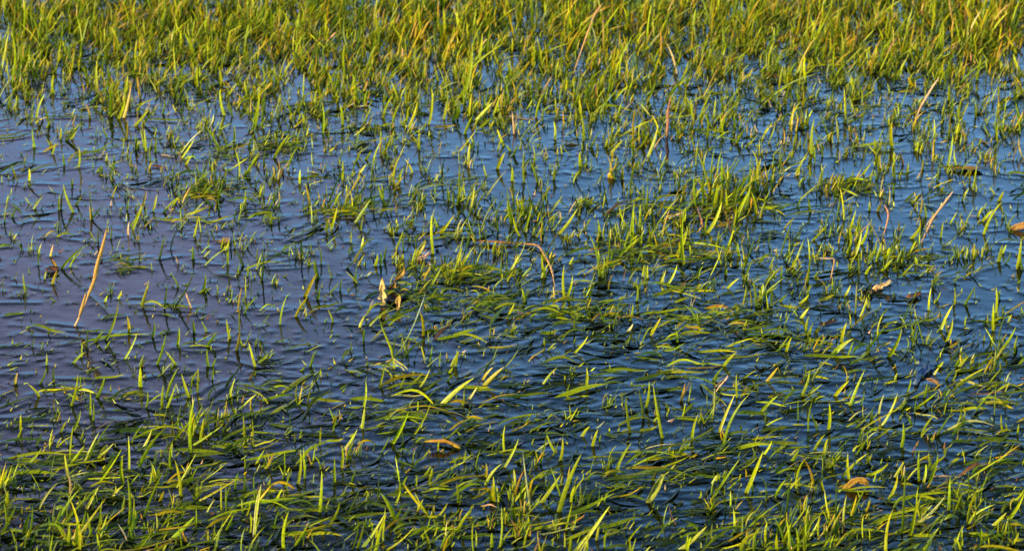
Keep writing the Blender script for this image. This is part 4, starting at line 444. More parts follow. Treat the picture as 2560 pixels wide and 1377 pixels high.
for (qx, qy, sx_, sy_, kk_, hs_) in CLUMPS:
    for j in range(int(kk_ * 1.2)):
        bx.append(random.gauss(qx, sx_ * .6)); by.append(random.gauss(qy, sy_ * .5))
        h_ = min(.07, hs_ * random.lognormvariate(-.1, .4)); hh.append(h_)
        ln.append(math.radians(random.gauss(14, 17))); az.append(random.gauss(0, .9))
        ww.append(random.uniform(.0012, .0022) + .028 * h_); dn.append(7)
bx, by, hh, ln, az, ww, dn = map(np.array, (bx, by, hh, ln, az, ww, dn))
P = on_z(bx, by); n = len(P); print("random uprights", n)
dirv = np.stack([np.sin(ln) * np.cos(az), np.sin(ln) * np.sin(az), np.cos(ln)], 1)
curl = rng.normal(0.12, .3, n)
Q = P + dirv * hh[:, None] + np.stack([curl * hh * .6, rng.normal(0, .2, n) * hh, -np.abs(curl) * hh * .15], 1)
ctrl = P + dirv * hh[:, None] * .55
root = P - np.stack([dirv[:, 0] * .3, dirv[:, 1] * .3, np.ones(n)], 1) * .03
up = curve3(P, ctrl, Q, 6)
Cn = np.concatenate([root[:, None], up], 1)
a = rng.uniform(-1.2, 1.2, n)
side = np.stack([np.cos(a), np.sin(a), np.zeros(n)], 1)
A, B = pick(['g', 'b', 'G', 'm', 'y', 'o', 't', 's', 'r', 'w'], [30, 26, 6, 16, 15, 2.6, 1.2, .9, .6, .7], n)
for (qx, qy, qr) in ((2080, 110, 90), (1120, 90, 70), (2470, 70, 130), (270, 60, 90), (2010, 20, 80), (1010, 130, 60), (330, 250, 50), (2420, 420, 60)):
    wt = np.exp(-(((bx - qx) / qr) ** 2 + ((by - qy) / (qr * .6)) ** 2))
    hit = rng.random(n) < wt * .28
    A2, B2 = pick(['o', 'y', 'r', 's', 't'], [4, 5, 1.2, .6, 1], n)
    A[hit], B[hit] = A2[hit], B2[hit]
t = np.linspace(0, 1, 7)
prof = np.clip(.7 + t, 0, 1) * (1 - np.clip((t - .25) / .75, 0, 1) ** 2.1) ** .8
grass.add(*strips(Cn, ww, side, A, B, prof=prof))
bump(P[:, :2], .0011, .0036)

# little tips just breaking the surface
bx, by = [], []
for r, c, u, m_, out in cells():
    k = int(24 + 4 * m_)
    bx += list((c + rng.random(k)) * CW); by += list((r + rng.random(k)) * CH)
bx, by = np.array(bx), np.array(by); P = on_z(bx, by); n = len(P)
h = rng.uniform(.0005, .007, n); dx = rng.normal(.003, .005, n); dy = rng.normal(0, .005, n)
Q = P + np.stack([dx, dy, h], 1)
root = P - np.stack([dx * 2, dy * 2, np.full(n, .02)], 1)
Cn = curve3(root, P, Q, 5)
a = rng.uniform(-1.4, 1.4, n)
A, B = pick(['g', 'b', 'G', 'm', 'y', 'r', 'p'], [20, 16, 20, 30, 6, 3, 2], n)
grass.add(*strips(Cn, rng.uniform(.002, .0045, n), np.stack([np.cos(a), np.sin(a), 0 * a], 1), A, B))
bump(P[::3, :2], .0010, .0032)

# swaths of blades combed along the surface
C_, W__, SD, bx = [], [], [], []
for r, c, u, m_, out in cells():
    nb = (.98 if r >= 9 else .8) * m_ ** 1.75 * (.6 if out else 1)
    i = 0
    while i < nb:
        k = random.randint(2, 10)
        pxx, pyy = (c + random.random()) * CW, (r + random.random()) * CH
        if random.random() > (patch(pxx + 400, pyy + 90) - .12) * 1.35: i += 2; continue
        p = on_z(pxx, pyy)
        ang = random.gauss(.36, .45) + (math.pi if random.random() < .18 else 0)
        L0 = random.uniform(.020, .085)
        for j in range(k):
            aa = ang + random.gauss(0, .24); L_ = L0 * random.uniform(.6, 1.4)
            o = p + np.array([random.gauss(0, .014), random.gauss(0, .011), 0])
            dv = np.array([math.cos(aa), math.sin(aa), 0]); nv = np.array([-dv[1], dv[0], 0])
            tt = np.linspace(0, 1, 9)[:, None]
            bow = random.gauss(0, .11)
            pts = o + dv * L_ * tt + nv * L_ * bow * 4 * tt * (1 - tt)
            z0 = random.uniform(-.010, .0025); hump = random.choice([0, .002, .004, .009])
            pts[:, 2] = z0 + hump * np.sin(np.pi * tt[:, 0]) + .0012 * np.sin(tt[:, 0] * random.uniform(4, 9) + random.uniform(0, 6))
            if random.random() < .3: pts[:, 2] += tt[:, 0] ** 3 * random.uniform(.004, .016)
            C_.append(pts); W__.append(random.uniform(.0017, .0042)); SD.append(nv + np.array([0, 0, random.gauss(.4, .35)]))
            i += 1
for (qx, qy, sx_, sy_, kk_) in [(1140, 695, 90, 18, 90), (1010, 745, 60, 18, 40), (1200, 760, 110, 14, 60), (1600, 640, 130, 30, 120), (1800, 520, 110, 26, 80), (500, 480, 80, 24, 60), (850, 535, 60, 14, 40), (300, 665, 30, 9, 22), (690, 370, 70, 14, 40), (2120, 465, 70, 16, 60), (1420, 790, 200, 24, 110), (1780, 800, 120, 24, 80), (2250, 660, 70, 20, 50)]:
    for j in range(kk_):
        p = on_z(random.gauss(qx, sx_ * .6), random.gauss(qy, sy_ * .6))
        aa = random.gauss(.3, .6); L_ = random.uniform(.012, .045)
        dv = np.array([math.cos(aa), math.sin(aa), 0]); nv = np.array([-dv[1], dv[0], 0]); tt = np.linspace(0, 1, 9)[:, None]
        pts = p + dv * L_ * tt + nv * L_ * random.gauss(0, .1) * 4 * tt * (1 - tt)
        pts[:, 2] = random.uniform(-.002, .008) + random.uniform(0, .006) * np.sin(np.pi * tt[:, 0])
        C_.append(pts); W__.append(random.uniform(.0018, .0040)); SD.append(nv + np.array([0, 0, random.gauss(.3, .5)]))
C_ = np.array(C_); n = len(C_); print("floating", n)
A, B = pick(['g', 'b', 'G', 'm', 'y', 'o', 'r', 'w'], [32, 26, 10, 24, 8, .9, 1.2, .7], n)
t = np.linspace(0, 1, 9)
prof = np.clip(.3 + t / .25, 0, 1) * (1 - np.clip((t - .3) / .7, 0, 1) ** 2.2) ** .8
floats.add(*strips(C_, W__, np.array(SD), A, B, prof=prof, fold=-.12))
near = (C_[:, :, 2] > -.004)
bump(C_[near][:, :2], .0010, .0042)
mid = (C_[:, :-1] + C_[:, 1:]) / 2
bump(mid[mid[:, :, 2] > -.004][:, :2], .0010, .0042)

# dark wet under-layer of the mats, awash at the surface
C_, W__, SD = [], [], []
for r, c, u, m_, out in cells():
    for q in range(int(1.7 * max(0, m_ - 2) ** 1.35)):
        pxx, pyy = (c + random.random()) * CW, (r + random.random()) * CH
        if random.random() > (patch(pxx + 400, pyy + 90) - .2) * 1.5: continue
        p = on_z(pxx, pyy); ang = random.gauss(.3, .55)
        for j in range(random.randint(3, 7)):
            aa = ang + random.gauss(0, .35); L_ = random.uniform(.015, .06)
            o = p + np.array([random.gauss(0, .018), random.gauss(0, .012), 0])
            dv = np.array([math.cos(aa), math.sin(aa), 0]); nv = np.array([-dv[1], dv[0], 0])
            tt = np.linspace(0, 1, 7)[:, None]
            pts = o + dv * L_ * tt + nv * L_ * random.gauss(0, .08) * 4 * tt * (1 - tt)
            pts[:, 2] = random.uniform(-.002, .0012) + .002 * np.sin(np.pi * tt[:, 0])
            C_.append(pts); W__.append(random.uniform(.0022, .0050)); SD.append(nv + np.array([0, 0, random.gauss(0, .35)]))
C_ = np.array(C_); n = len(C_); print("underlayer", n)
k = rng.uniform(.5, 1.5, (n, 1))
A = np.array([[.010, .020, .002]]) * k; B = np.array([[.020, .030, .002]]) * k
floats.add(*strips(C_, W__, np.array(SD), A, B, fold=-.05))
bump(C_[:, 1:-1:2, :2], .0006, .0040)

# drowned blades lying deeper
n = 9000
px = rng.uniform(-900, 3460, n); py = rng.uniform(-500, 1650, n)
keep = rng.random(n) < (.12 + .11 * MD[np.clip((py / CH).astype(int), 0, 13), np.clip((px / CW).astype(int), 0, 15)])
px, py = px[keep], py[keep]; n = len(px)
P = on_z(px, py); P[:, 2] = -rng.uniform(.008, .028, n)
a = rng.normal(.3, .7, n); L_ = rng.uniform(.03, .09, n)
Q = P + np.stack([np.cos(a) * L_, np.sin(a) * L_, rng.normal(.003, .005, n)], 1)
Q[:, 2] = np.minimum(Q[:, 2], -.004)
M_ = (P + Q) / 2 + np.stack([rng.normal(0, .006, n), rng.normal(0, .006, n), rng.uniform(0, .005, n)], 1)
A, B = pick(['g', 'G', 'm', 'y', 'r'], [15, 35, 40, 5, 5], n)
sub = Bag()
sub.add(*strips(curve3(P, M_, Q, 7), rng.uniform(.003, .006, n), np.stack([-np.sin(a), np.cos(a), 0 * a], 1), A, B, fold=.05))

tag(grass.build('grass', GRASS), 'short green grass blades standing up out of the flood water', 'grass', kind='stuff')
tag(floats.build('floating_grass', GRASS), 'combed mats of green grass blades floating flat on the water', 'grass', kind='stuff')
tag(sub.build('drowned_grass', GRASS), 'dark green grass blades lying drowned under the water', 'grass', kind='stuff')

# ------------------------------------------------------------ individual things
def tube(pts, rad, sides=7):
    pts = np.asarray(pts, float); n = len(pts)
    rad = np.broadcast_to(np.asarray(rad, float), (n,))
    T = np.gradient(pts, axis=0); T /= np.linalg.norm(T, axis=1, keepdims=True) + 1e-9
    ref = np.array([0.1, 1, .2]); a = np.cross(T, ref); a /= np.linalg.norm(a, axis=1, keepdims=True)
    b = np.cross(T, a)
    th = np.linspace(0, 2 * math.pi, sides, endpoint=False)
    V = pts[:, None] + rad[:, None, None] * (np.cos(th)[None, :, None] * a[:, None] + np.sin(th)[None, :, None] * b[:, None])
    F = []
    for i in range(n - 1):
        for j in range(sides):
            F.append([i * sides + j, i * sides + (j + 1) % sides, (i + 1) * sides + (j + 1) % sides, (i + 1) * sides + j])
    F.append([0, 1, 2, 3]); 
    return V.reshape(-1, 3), np.array(F)
def smooth_path(pts, n):
    pts = np.asarray(pts, float); k = len(pts)
    P_ = np.vstack([2 * pts[0] - pts[1], pts, 2 * pts[-1] - pts[-2]])
    out = []
    for u in np.linspace(0, k - 1 - 1e-6, n):
        i = int(u); f = u - i; a, b, c, d = P_[i:i + 4]
        out.append(.5 * ((2 * b) + (-a + c) * f + (2 * a - 5 * b + 4 * c - d) * f * f + (-a + 3 * b - 3 * c + d) * f ** 3))
    return np.array(out)
def tubecols(pts, sides, A, B, p=1.0):
    t = np.linspace(0, 1, len(pts)) ** p
    c = np.array(A)[None] * (1 - t[:, None]) + np.array(B)[None] * t[:, None]
    c = c * (1 + rng.normal(0, .08, (len(pts), 1)))
    return np.repeat(c, sides, 0)
def stand_pts(pxs, leans=None):
    """photo points (first = where it meets the water) -> 3-D points in an upright plane"""
    P = on_z(*pxs[0]); out = [P]
    for i, (x, y) in enumerate(pxs[1:]):
        out.append(on_y(x, y, P[1] + (leans[i] if leans else 0)))
    return np.array(out)
def stalk(label, pxs, w, A, B, husks=(), flat=False, cat='straw', lean=0.0, name='dry_stalk', group='dry straw stalks sticking out of the water'):
    P = on_z(*pxs[0]); m = mmpx(P)
    if flat: pts = np.array([on_z(x, y, .003 + .002 * (i % 2)) for i, (x, y) in enumerate(pxs)])
    else:
        k = len(pxs); pts = stand_pts(pxs, [lean * (i + 1) / k for i in range(k - 1)])
        d = pts[1] - pts[0]; d /= np.linalg.norm(d)
        pts = np.vstack([pts[0] - d * (DEPTH / max(d[2], .4)), pts])
    sp = smooth_path(pts, 26)
    sp[3:] += np.cumsum(rng.normal(0, .25, (23, 3)), 0) * m * .45 * np.array([1, 1, .3])
    e = empty(name, tuple(float(v) for v in P)); tag(e, label, cat, group)
    A, B = np.array(A) * .72, np.array(B) * .78; w = w * .68
    rad = np.interp(np.linspace(0, 1, 26), [0, .5, .85, 1], [w * .4, w * .5, w * .5, w * .12]) * m
    rad = rad * (1 + .35 * (np.arange(26) % 8 == 5)) * (1 + rng.normal(0, .1, 26))
    V, F = tube(sp, rad)
    mesh_obj('stem', V, F, STRAW, tubecols(sp, 7, A, B), e)
    if not flat: bump([P[:2]], .0014, .004)
    else: bump(sp[:, :2], .0012, .004)
    for (t0, t1, hw, off) in husks:                      # papery sheaths along the stem
        ii = np.linspace(t0, t1, 8) * 25
        line = np.stack([np.interp(ii, np.arange(26), sp[:, k]) for k in range(3)], 1)
        T = line[-1] - line[0]; T /= np.linalg.norm(T)
        sd = np.array([T[2], 0, -T[0]])
        line = line + sd * (np.linspace(.2, 1, 8) ** 1.5)[:, None] * off * m - np.array([0, .0012, 0])
        t = np.linspace(0, 1, 8)
        pr = np.clip(.35 + t * 2.2, 0, 1) * (1 - t ** 2.4) ** .8
        V2, F2, C2 = strips(line[None], [hw * m * .72], np.array([[1., .25, 0]]), [np.array(B) * 1.02], [np.array(B) * 1.2], prof=pr, fold=.35)
        mesh_obj('husk', V2, F2, STRAW, C2, e)
    return e
ST_A, ST_B = (.50, .34, .17), (.50, .27, .08)
stalk("tall orange dry stalk with papery sheaths leaning right in the open water at the left", [(188, 815), (209, 768), (232, 705), (249, 645), (266, 572)], 8, (.50, .32, .17), (.46, .25, .06),
      husks=[(.30, .52, 13, -8), (.48, .74, 14, 4), (.62, .9, 16, -2), (.78, 1.0, 13, 2)])
stalk("long straw stalk with a thick pink head rising through the dense grass at the top", [(1433, 186), (1452, 130), (1476, 62), (1490, 32), (1505, 10)], 5, (.42, .25, .07), (.52, .26, .13), husks=[(.72, 1.0, 10, 0)])
stalk("pink straw stalk leaning right in the upper right corner area", [(2288, 298), (2305, 262), (2325, 228), (2347, 194)], 7, (.36, .20, .10), (.60, .38, .24), husks=[(.5, 1.0, 11, 0)])
stalk("long thin brown stalk leaning right above blue water near the right edge", [(2303, 608), (2318, 575), (2334, 542), (2362, 505), (2382, 478)], 7, (.24, .12, .08), (.52, .30, .15), husks=[(.55, 1.0, 10, 0)])
stalk("crooked reddish stalk bent at its top in the right hand pool", [(2205, 602), (2214, 572), (2221, 542), (2216, 520), (2209, 512)], 6, (.40, .24, .12), (.45, .20, .13), husks=[(.55, .8, 9, 2)])
stalk("short upright rusty stalk in the upper right pool", [(1667, 345), (1669, 310), (1672, 275), (1677, 238)], 7, (.40, .18, .07), (.40, .17, .10), husks=[(.3, .7, 12, 2), (.5, .9, 10, -2)])
stalk("small rusty curved stalk left of the tallest grass clump", [(1758, 572), (1755, 552), (1749, 536), (1744, 520)], 7, (.35, .12, .07), (.42, .2, .12))
stalk("long bent orange straw lying on the water and drooping at its right end", [(1188, 602), (1240, 604), (1300, 609), (1342, 613), (1358, 632), (1371, 655), (1381, 680), (1387, 722)], 8, (.16, .05, .03), (.58, .32, .12), flat=True, husks=[(.25, .5, 11, 0), (.5, .66, 12, 0)], group=None)
stalk("thin pale straw stub at the bottom centre left, standing by the crossed orange bits", [(633, 1342), (637, 1300), (641, 1260), (653, 1210)], 5, (.6, .55, .3), (.35, .36, .06))
stalk("bent pink stalk with a kink in the right hand mats", [(2078, 695), (2083, 670), (2086, 648), (2070, 646), (2045, 645)], 6, (.40, .22, .12), (.40, .25, .15))
stalk("thin curved pink stalk in the lower right above the leaning green blades", [(1786, 985), (1800, 965), (1815, 948), (1820, 938)], 6, (.35, .32, .08), (.60, .32, .22))
stalk("small leaning pink stub in the dark open water below the tall orange stalk", [(478, 770), (472, 752), (465, 732)], 6, (.4, .15, .09), (.55, .28, .18))

def leaf(name, label, outline, crop, A, B, z=None, stand=True, cat='leaf', curl=.002, base_px=None, group='fallen leaves caught in the grass', mat=None, parent=None):
    """leaf blade from an outline (crop = ox, oy, scale); a thin solid sheet with a curled surface"""
    ox, oy, k = crop
    pts = [(ox + x / k, oy + y / k) for x, y in outline]
    cxm = sum(p[0] for p in pts) / len(pts)
    low = max(p[1] for p in pts)
    base = on_z(cxm if base_px is None else base_px[0], low if base_px is None else base_px[1])
    if stand:
        Pn = np.array([on_y(x, y, base[1]) for x, y in pts])
        Pn[:, 1] += (Pn[:, 2] - Pn[:, 2].min()) * .25
        nrm = np.array([0, -1, 0.])
    else:
        Pn = np.array([on_z(x, y, .004 if z is None else z) for x, y in pts]); nrm = np.array([0, 0, 1.])
    c0 = Pn.mean(0); n_ = len(Pn)
    ring = [Pn, c0 + (Pn - c0) * .62, c0 + (Pn - c0) * .28]
    rings = []
    for q, rr in enumerate(ring):
        rr = rr.copy(); rad = np.linalg.norm(rr - c0, axis=1)
        bend = np.sin(rad * 260 + rr[:, 0] * 300) * curl + [curl * 1.5, 0, -curl][q]
        rings.append(rr + nrm * bend[:, None])
    V = np.vstack(rings + [(c0 - nrm * curl)[None]])
    m = len(V); V = np.vstack([V, V - nrm * .0005])
    F3 = []
    for i in range(n_):
        j = (i + 1) % n_
        for q in range(2):
            F3 += [[q * n_ + i, q * n_ + j, (q + 1) * n_ + j], [q * n_ + i, (q + 1) * n_ + j, (q + 1) * n_ + i]]
        F3.append([2 * n_ + i, 2 * n_ + j, 3 * n_])
    F3 = np.array(F3); back = F3[:, ::-1] + m
    rim = []
    for i in range(n_):
        j = (i + 1) % n_; rim += [[i, i + m, j + m], [i, j + m, j]]
    F3 = np.vstack([F3, back, np.array(rim)])
    h = (V[:, 2] - V[:, 2].min()) / (np.ptp(V[:, 2]) + 1e-9) if stand else (V[:, 0] - V[:, 0].min()) / (np.ptp(V[:, 0]) + 1e-9)
    C = np.array(A)[None] * (1 - h[:, None]) + np.array(B)[None] * h[:, None]
    C *= .66 * (1 + rng.normal(0, .14, (len(V), 1)))
    if parent is None:
        loc = c0.copy(); loc[2] = max(0, V[:, 2].min())
        V = V - loc
        o = mesh_obj(name, V, F3, mat or LEAF, C); o.location = loc
        tag(o, label, cat, group)
    else: o = mesh_obj(name, V, F3, mat or LEAF, C, parent)
    # draw the water up round it
    bump(np.array([on_z(p[0], max(p[1], low - 3) if stand else p[1])[:2] for p in pts]), .0013, .004)
    return o
Z3 = (880, 560, 5.7375)
leaf('fallen_leaf', "pale yellow lobed leaf standing on edge in the water, left of the dark brown leaves",
     [(430, 800), (452, 850), (472, 885), (478, 935), (448, 962), (478, 1000), (500, 1035), (508, 1075), (455, 1078), (475, 1115), (492, 1175), (445, 1158), (402, 1150), (408, 1110), (415, 1085), (365, 1075), (390, 1035), (408, 1000), (385, 950), (395, 905), (408, 850)], Z3, (.72, .50, .22), (.66, .46, .13), curl=.0012)
leaf('fallen_leaf', "small orange-yellow leaf standing just right of the pale lobed leaf",
     [(683, 1020), (698, 1050), (700, 1100), (688, 1150), (690, 1205), (645, 1232), (640, 1190), (645, 1150), (618, 1140), (625, 1090), (650, 1060)], Z3, (.60, .34, .16), (.50, .34, .03), curl=.001)
leaf('fallen_leaf', "translucent amber-brown leaf behind the pale lobed leaf",
     [(605, 820), (628, 850), (640, 910), (632, 965), (580, 975), (540, 945), (522, 910), (560, 880), (590, 850)], Z3, (.20, .11, .01), (.26, .15, .01), curl=.001, base_px=(985, 732))
leaf('fallen_leaf', "upright narrow orange-brown leaf above the cluster of brown leaves",
     [(742, 600), (762, 660), (766, 710), (750, 745), (725, 760), (680, 790), (640, 800), (600, 810), (640, 750), (690, 680), (715, 660)], Z3, (.22, .13, .02), (.42, .25, .02), curl=.001, base_px=(1000, 705))
leaf('fallen_leaf', "dark brown wet leaf lying flat between the pale lobed leaf and the grass",
     [(500, 950), (600, 960), (700, 950), (780, 960), (800, 1010), (740, 1060), (690, 1120), (620, 1140), (520, 1130), (480, 1060)], Z3, (.025, .012, .006), (.04, .03, .008), stand=False, curl=.002)
leaf('fallen_leaf', "yellow-green curled leaf standing in a pale pink boat-shaped husk",
     [(1055, 240), (1062, 290), (1040, 340), (1010, 390), (985, 440), (940, 455), (905, 440), (930, 380), (970, 330), (1010, 280)], Z3, (.42, .40, .06), (.45, .42, .04), curl=.001)
leaf('curled_husk', "pale pink boat-shaped husk floating under the curled yellow-green leaf",
     [(880, 475), (930, 465), (1000, 478), (1060, 465), (1100, 425), (1138, 372), (1140, 395), (1110, 450), (1060, 500), (990, 520), (920, 512)], Z3, (.55, .32, .24), (.62, .50, .48), curl=.001, cat='husk', group=None)
Z6 = (2120, 660, 11.478)
leaf('fallen_leaf', "cream and orange leaf poking out of the water in the right hand mats",
     [(705, 700), (760, 640), (830, 605), (900, 625), (980, 570), (1070, 560), (1130, 510), (1210, 470), (1260, 510), (1290, 550), (1200, 590), (1120, 640), (1040, 650), (1005, 700), (985, 740), (920, 730), (850, 715), (800, 725), (760, 830), (735, 915), (722, 880), (725, 780)], Z6, (.62, .26, .03), (.74, .60, .36), curl=.0008, base_px=(2194, 728))
leaf('rotten_leaf', "black rotten leaf stub just left of the cream and orange leaf",
     [(560, 740), (620, 690), (700, 700), (715, 780), (700, 860), (640, 900), (560, 890), (480, 860), (400, 820), (440, 770)], Z6, (.03, .012, .008), (.012, .012, .012), curl=.0015, group=None, base_px=(2170, 737))
leaf('fallen_leaf', "red-brown blade-shaped leaf floating right of the cream and orange leaf",
     [(1650, 960), (1740, 900), (1860, 860), (1980, 840), (2066, 830), (2150, 850), (2060, 900), (1920, 960), (1780, 980)], Z6, (.26, .12, .05), (.34, .12, .05), stand=False, curl=.001)
ZC3 = (1700, 917, K)
leaf('fallen_leaf', "arched orange-brown leaf curling over the water in the lower right",
     [(1195, 910), (1240, 870), (1270, 840), (1320, 822), (1370, 828), (1405, 850), (1405, 890), (1375, 860), (1330, 850), (1290, 875), (1250, 905)], ZC3, (.38, .24, .03), (.50, .26, .05), curl=.001)
leaf('fallen_leaf', "brown glossy curled leaf right of the blue scrap",
     [(1830, 90), (1870, 82), (1910, 98), (1938, 125), (1925, 140), (1890, 118), (1850, 108)], ZC3, (.30, .20, .09), (.30, .15, .08), curl=.001)
ZC2 = (860, 917, K)
leaf('fallen_leaf', "orange and brown strap leaf arching over the mats below the centre",
     [(600, 560), (660, 545), (740, 540), (800, 560), (850, 580), (885, 610), (850, 605), (800, 585), (740, 560), (680, 560)], ZC2, (.45, .32, .03), (.52, .22, .04), curl=.0006)
leaf('grass_sheath', "plump pointed yellow-green sheath rising from the water at the lower right of centre",
     [(2240, 1000), (2270, 950), (2310, 880), (2360, 820), (2395, 800), (2385, 850), (2350, 910), (2310, 970), (2280, 1000)], ZC2, (.30, .33, .05), (.24, .28, .02), curl=.002, cat='leaf', group=None)
leaf('fallen_leaf', "brown strap leaf lying on the water in the upper right",
     [(1960, 1248), (2060, 1240), (2150, 1232), (2230, 1240), (2275, 1256), (2200, 1266), (2120, 1264), (2040, 1258)], (1700, 0, K), (.28, .22, .03), (.38, .17, .06), stand=False, curl=.001)
leaf('fallen_leaf', "orange leaf tip rising at the right edge of the picture",
     [(2450, 330), (2490, 305), (2560, 285), (2600, 280), (2600, 320), (2540, 335), (2480, 345)], (1700, 460, K), (.42, .20, .04), (.58, .30, .10), curl=.0006)
leaf('fallen_leaf', "reddish brown sunken leaf in the left open water below the small scattered blades",
     [(1340, 385), (1430, 370), (1540, 378), (1620, 385), (1560, 405), (1450, 415), (1370, 402)], (0, 460, K), (.10, .04, .05), (.16, .07, .07), stand=False, z=-.002, curl=.001)
leaf('fallen_leaf', "small curled brown leaf in the left open water",
     [(1640, 420), (1665, 398), (1700, 405), (1720, 430), (1680, 440), (1620, 440)], (0, 460, K), (.18, .11, .06), (.30, .18, .12), curl=.0006)
leaf('fallen_leaf', "withered brown leaf lying flat beside the orange-tipped sprout at the far left",
     [(330, 640), (360, 620), (420, 618), (450, 635), (400, 650), (350, 655)], (0, 460, K), (.10, .04, .02), (.28, .12, .04), stand=False, curl=.001)
leaf('plastic_scrap', "blue plastic scrap half sunk among the grass at the lower right",
     [(1735, 135), (1750, 95), (1770, 50), (1800, 20), (1840, -10), (1885, -15), (1880, 20), (1840, 50), (1790, 75), (1765, 140)], ZC3, (.20, .26, .38), (.05, .11, .30), stand=False, z=.003, cat='scrap', group=None, curl=.0015)
# round brown bud
def blob(name, label, px, py, rpx, col, cat):
    P = on_z(px, py); m = mmpx(P); r = rpx * m
    th = np.linspace(0, math.pi, 9); ph = np.linspace(0, 2 * math.pi, 14, endpoint=False)
    V = np.array([[math.sin(a) * math.cos(b), math.sin(a) * math.sin(b) , math.cos(a)] for a in th for b in ph])
    V *= r * (1 + .12 * np.sin(V[:, :1] * 5 + V[:, 1:2] * 7)); V[:, 2] = V[:, 2] * 1.2 + r * .7
    F = [[i * 14 + j, (i + 1) * 14 + j, (i + 1) * 14 + (j + 1) % 14, i * 14 + (j + 1) % 14] for i in range(8) for j in range(14)]
    C = np.array(col)[None] * (1 + rng.normal(0, .1, (len(V), 1)))
    o = mesh_obj(name, V, F, LEAF, C); o.location = P; tag(o, label, cat); bump([P[:2]], .0018, .006)
blob('seed_pod', "round golden brown pod bobbing in the upper central pool", 860 + 1990 / K, 1325 / K, 9, (.36, .22, .02), 'seed pod')

# star-shaped tuft in the middle foreground
Z4 = (860, 760, 6.26)
def z4(x, y): return Z4[0] + x / Z4[2], Z4[1] + y / Z4[2]
Pc = on_z(*z4(765, 1000))
e = empty('grass_tuft', tuple(float(v) for v in Pc))
tag(e, "star-shaped tuft with drooping dry straws and long green blades below the centre", 'grass tuft', "distinct grass tufts standing in the flooded lawn")
crown = Pc + np.array([0, 0, .014])
def tuft_blade(pxs, w, A, B, name='blade', dy=0.0):
    pts = [crown] + [on_y(*z4(x, y), Pc[1] + dy * (i + 1) / len(pxs)) for i, (x, y) in enumerate(pxs)]
    sp = smooth_path(np.array(pts), 12)
    t = np.linspace(0, 1, 12)
    V, F, C = strips(sp[None], [w / Z4[2] * mmpx(Pc)], np.array([[1., .2, .15]]), np.array([A]), np.array([B]), prof=np.clip(.5 + t * 1.5, 0, 1) * (1 - t ** 2.6) ** .8)
    mesh_obj(name, V, F, GRASS if name == 'blade' else STRAW, C, e)
g1, g2 = COL['b']
tuft_blade([(735, 700), (680, 560), (610, 400), (565, 270)], 40, g2, g1)
tuft_blade([(775, 700), (790, 560), (825, 380)], 26, COL['g'][0], COL['g'][0])
tuft_blade([(880, 720), (1010, 500), (1120, 260), (1160, 150), (1225, -20), (1270, -180)], 26, g1, (.55, .55, .36))
tuft_blade([(930, 830), (1060, 690), (1200, 590), (1320, 520)], 44, COL['m'][0], COL['m'][0], dy=.01)
tuft_blade([(1330, 530), (1480, 400), (1640, 320), (1880, 285)], 10, COL['m'][0], g2, dy=.015)
tuft_blade([(680, 895), (580, 915), (480, 945), (400, 965)], 26, (.34, .24, .09), (.22, .13, .04), 'dry_blade', -.008)
tuft_blade([(840, 905), (910, 945), (975, 1000), (1000, 1030)], 30, (.32, .28, .06), (.28, .26, .07), 'dry_blade', -.01)
tuft_blade([(820, 950), (900, 990), (950, 1060), (940, 1110)], 24, (.26, .27, .05), (.40, .37, .20), 'dry_blade', -.015)
tuft_blade([(780, 980), (800, 1080), (790, 1160)], 36, g2, g1, dy=-.012)
tuft_blade([(700, 960), (640, 1000), (600, 1080), (550, 1270)], 30, g1, g2, dy=-.02)
tuft_blade([(700, 930), (640, 960), (580, 1000)], 34, COL['m'][0], g1, dy=-.01)
bump([Pc[:2]], .0022, .009)

# ------------------------------------------------------------ the setting: mud bed and water
def axis(lo, hi, step, far):
    a = list(np.arange(lo, hi + 1e-9, step)); s = step; x = hi
    R = []
    while x < far: s *= 1.35; x += s; R.append(x)
    s = step; x = lo; Lf = []
    while x > -far: s *= 1.35; x -= s; Lf.append(x)
    return np.array(Lf[::-1] + a + R), len(Lf), len(a)
def grid(xs, ys, Z, name, mat, C=None):
    X, Y = np.meshgrid(xs, ys)
    V = np.stack([X, Y, Z], -1).reshape(-1, 3)
    nx, ny = len(xs), len(ys)
    i = (np.arange(ny - 1)[:, None] * nx + np.arange(nx - 1)[None]).ravel()
    F = np.stack([i, i + 1, i + nx + 1, i + nx], 1)
    return mesh_obj(name, V, F, mat, C)
DX, DY = .0024, .0032
xs, nxl, nxm = axis(-1.25, 1.25, DX, 250)
ys, nyl, nym = axis(3.25, 6.55, DY, 250)
H = np.zeros((nym, nxm), np.float32)
Bp = np.concatenate(BUMPS); print("bumps", len(Bp))
Bp = Bp[(Bp[:, 0] > -1.22) & (Bp[:, 0] < 1.22) & (Bp[:, 1] > 3.28) & (Bp[:, 1] < 6.5)]
R_ = 5
gi = np.round((Bp[:, 0] + 1.25) / DX).astype(int); gj = np.round((Bp[:, 1] - 3.25) / DY).astype(int)
Hf = H.ravel()
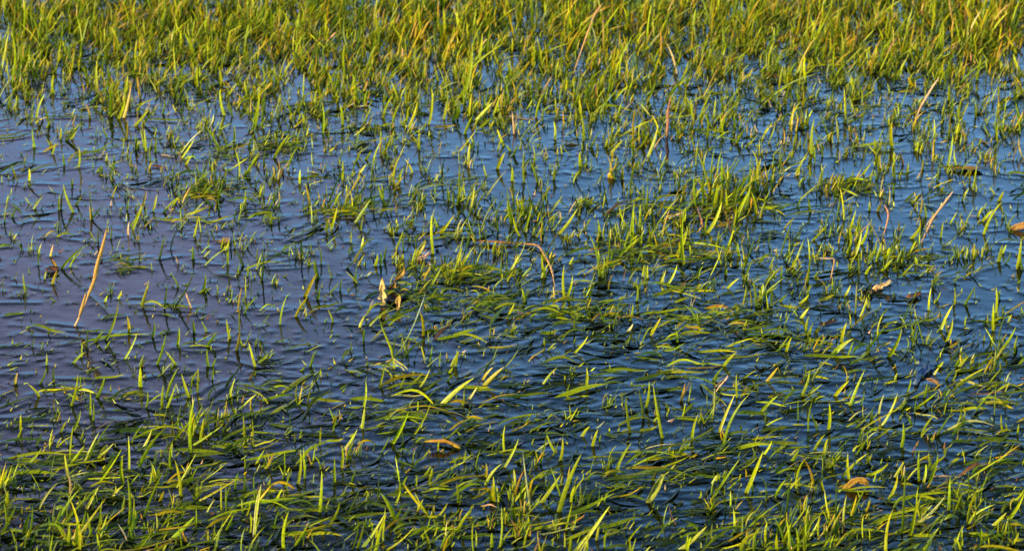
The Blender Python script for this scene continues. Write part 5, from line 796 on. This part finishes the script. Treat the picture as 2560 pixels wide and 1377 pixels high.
for dj in range(-R_, R_ + 1):
    for di in range(-R_ - 1, R_ + 2):
        ii = gi + di; jj = gj + dj
        ok = (ii >= 0) & (ii < nxm) & (jj >= 0) & (jj < nym)
        ddx = (ii * DX - 1.25 - Bp[:, 0]); ddy = (jj * DY + 3.25 - Bp[:, 1])
        v = Bp[:, 2] * np.exp(-np.sqrt((ddx ** 2 + ddy ** 2) + 1e-6) / (Bp[:, 3] * .9))
        np.maximum.at(Hf, (jj * nxm + ii)[ok], v[ok].astype(np.float32))
H = Hf.reshape(nym, nxm)
k = np.array([.25, .5, .25], np.float32)
for _ in range(1):
    H = np.apply_along_axis(lambda r: np.convolve(r, k, 'same'), 0, H)
    H = np.apply_along_axis(lambda r: np.convolve(r, k, 'same'), 1, H)
xm = xs[nxl:nxl + nxm][None]; ym = ys[nyl:nyl + nym][:, None]
R2 = np.zeros_like(H)
for q in range(14):                                      # faint wind ripples
    an = random.gauss(.5, .9); wl = random.uniform(.02, .09); kk = 2 * math.pi / wl
    R2 += (np.sin(kk * (math.cos(an) * xm + math.sin(an) * ym) + random.uniform(0, 6)) * wl * .0004).astype(np.float32)
fx = np.clip(np.minimum(xm + 1.25, 1.25 - xm) / .05, 0, 1); fy = np.clip(np.minimum(ym - 3.25, 6.55 - ym) / .05, 0, 1)
Zw = np.zeros((len(ys), len(xs)), np.float32)
Zw[nyl:nyl + nym, nxl:nxl + nxm] = (H + R2) * fx * fy
tag(grid(xs, ys, Zw, 'water', WATER), kind='structure')

# mud bed: paler bare mud on the left, dark turf elsewhere
xs2, a1, b1 = axis(-2.2, 2.2, .012, 250)
ys2, a2, b2 = axis(3.0, 8.0, .016, 250)
X, Y = np.meshgrid(xs2, ys2)
Zg = -DEPTH + .003 * np.sin(X * 23 + Y * 11) + .002 * np.sin(X * 61 - Y * 47) + .0015 * np.sin(X * 131 + Y * 97)
Zg = Zg + np.clip((Y - 12) / 30, 0, 1) * .12
sc = np.exp(-(((X + .50) / .28) ** 2 + ((Y - 4.35) / .42) ** 2)) + .35 * np.exp(-(((X - .25) / .6) ** 2 + ((Y - 3.9) / .3) ** 2))
sc = np.clip(sc + .10 * np.sin(X * 9 + 1) * np.sin(Y * 7), 0, 1)[..., None]
Cg = np.array([.055, .040, .024]) * (1 - sc) + np.array([.52, .27, .21]) * sc
tag(grid(xs2, ys2, Zg, 'ground', MUD, Cg.reshape(-1, 3)), kind='structure')
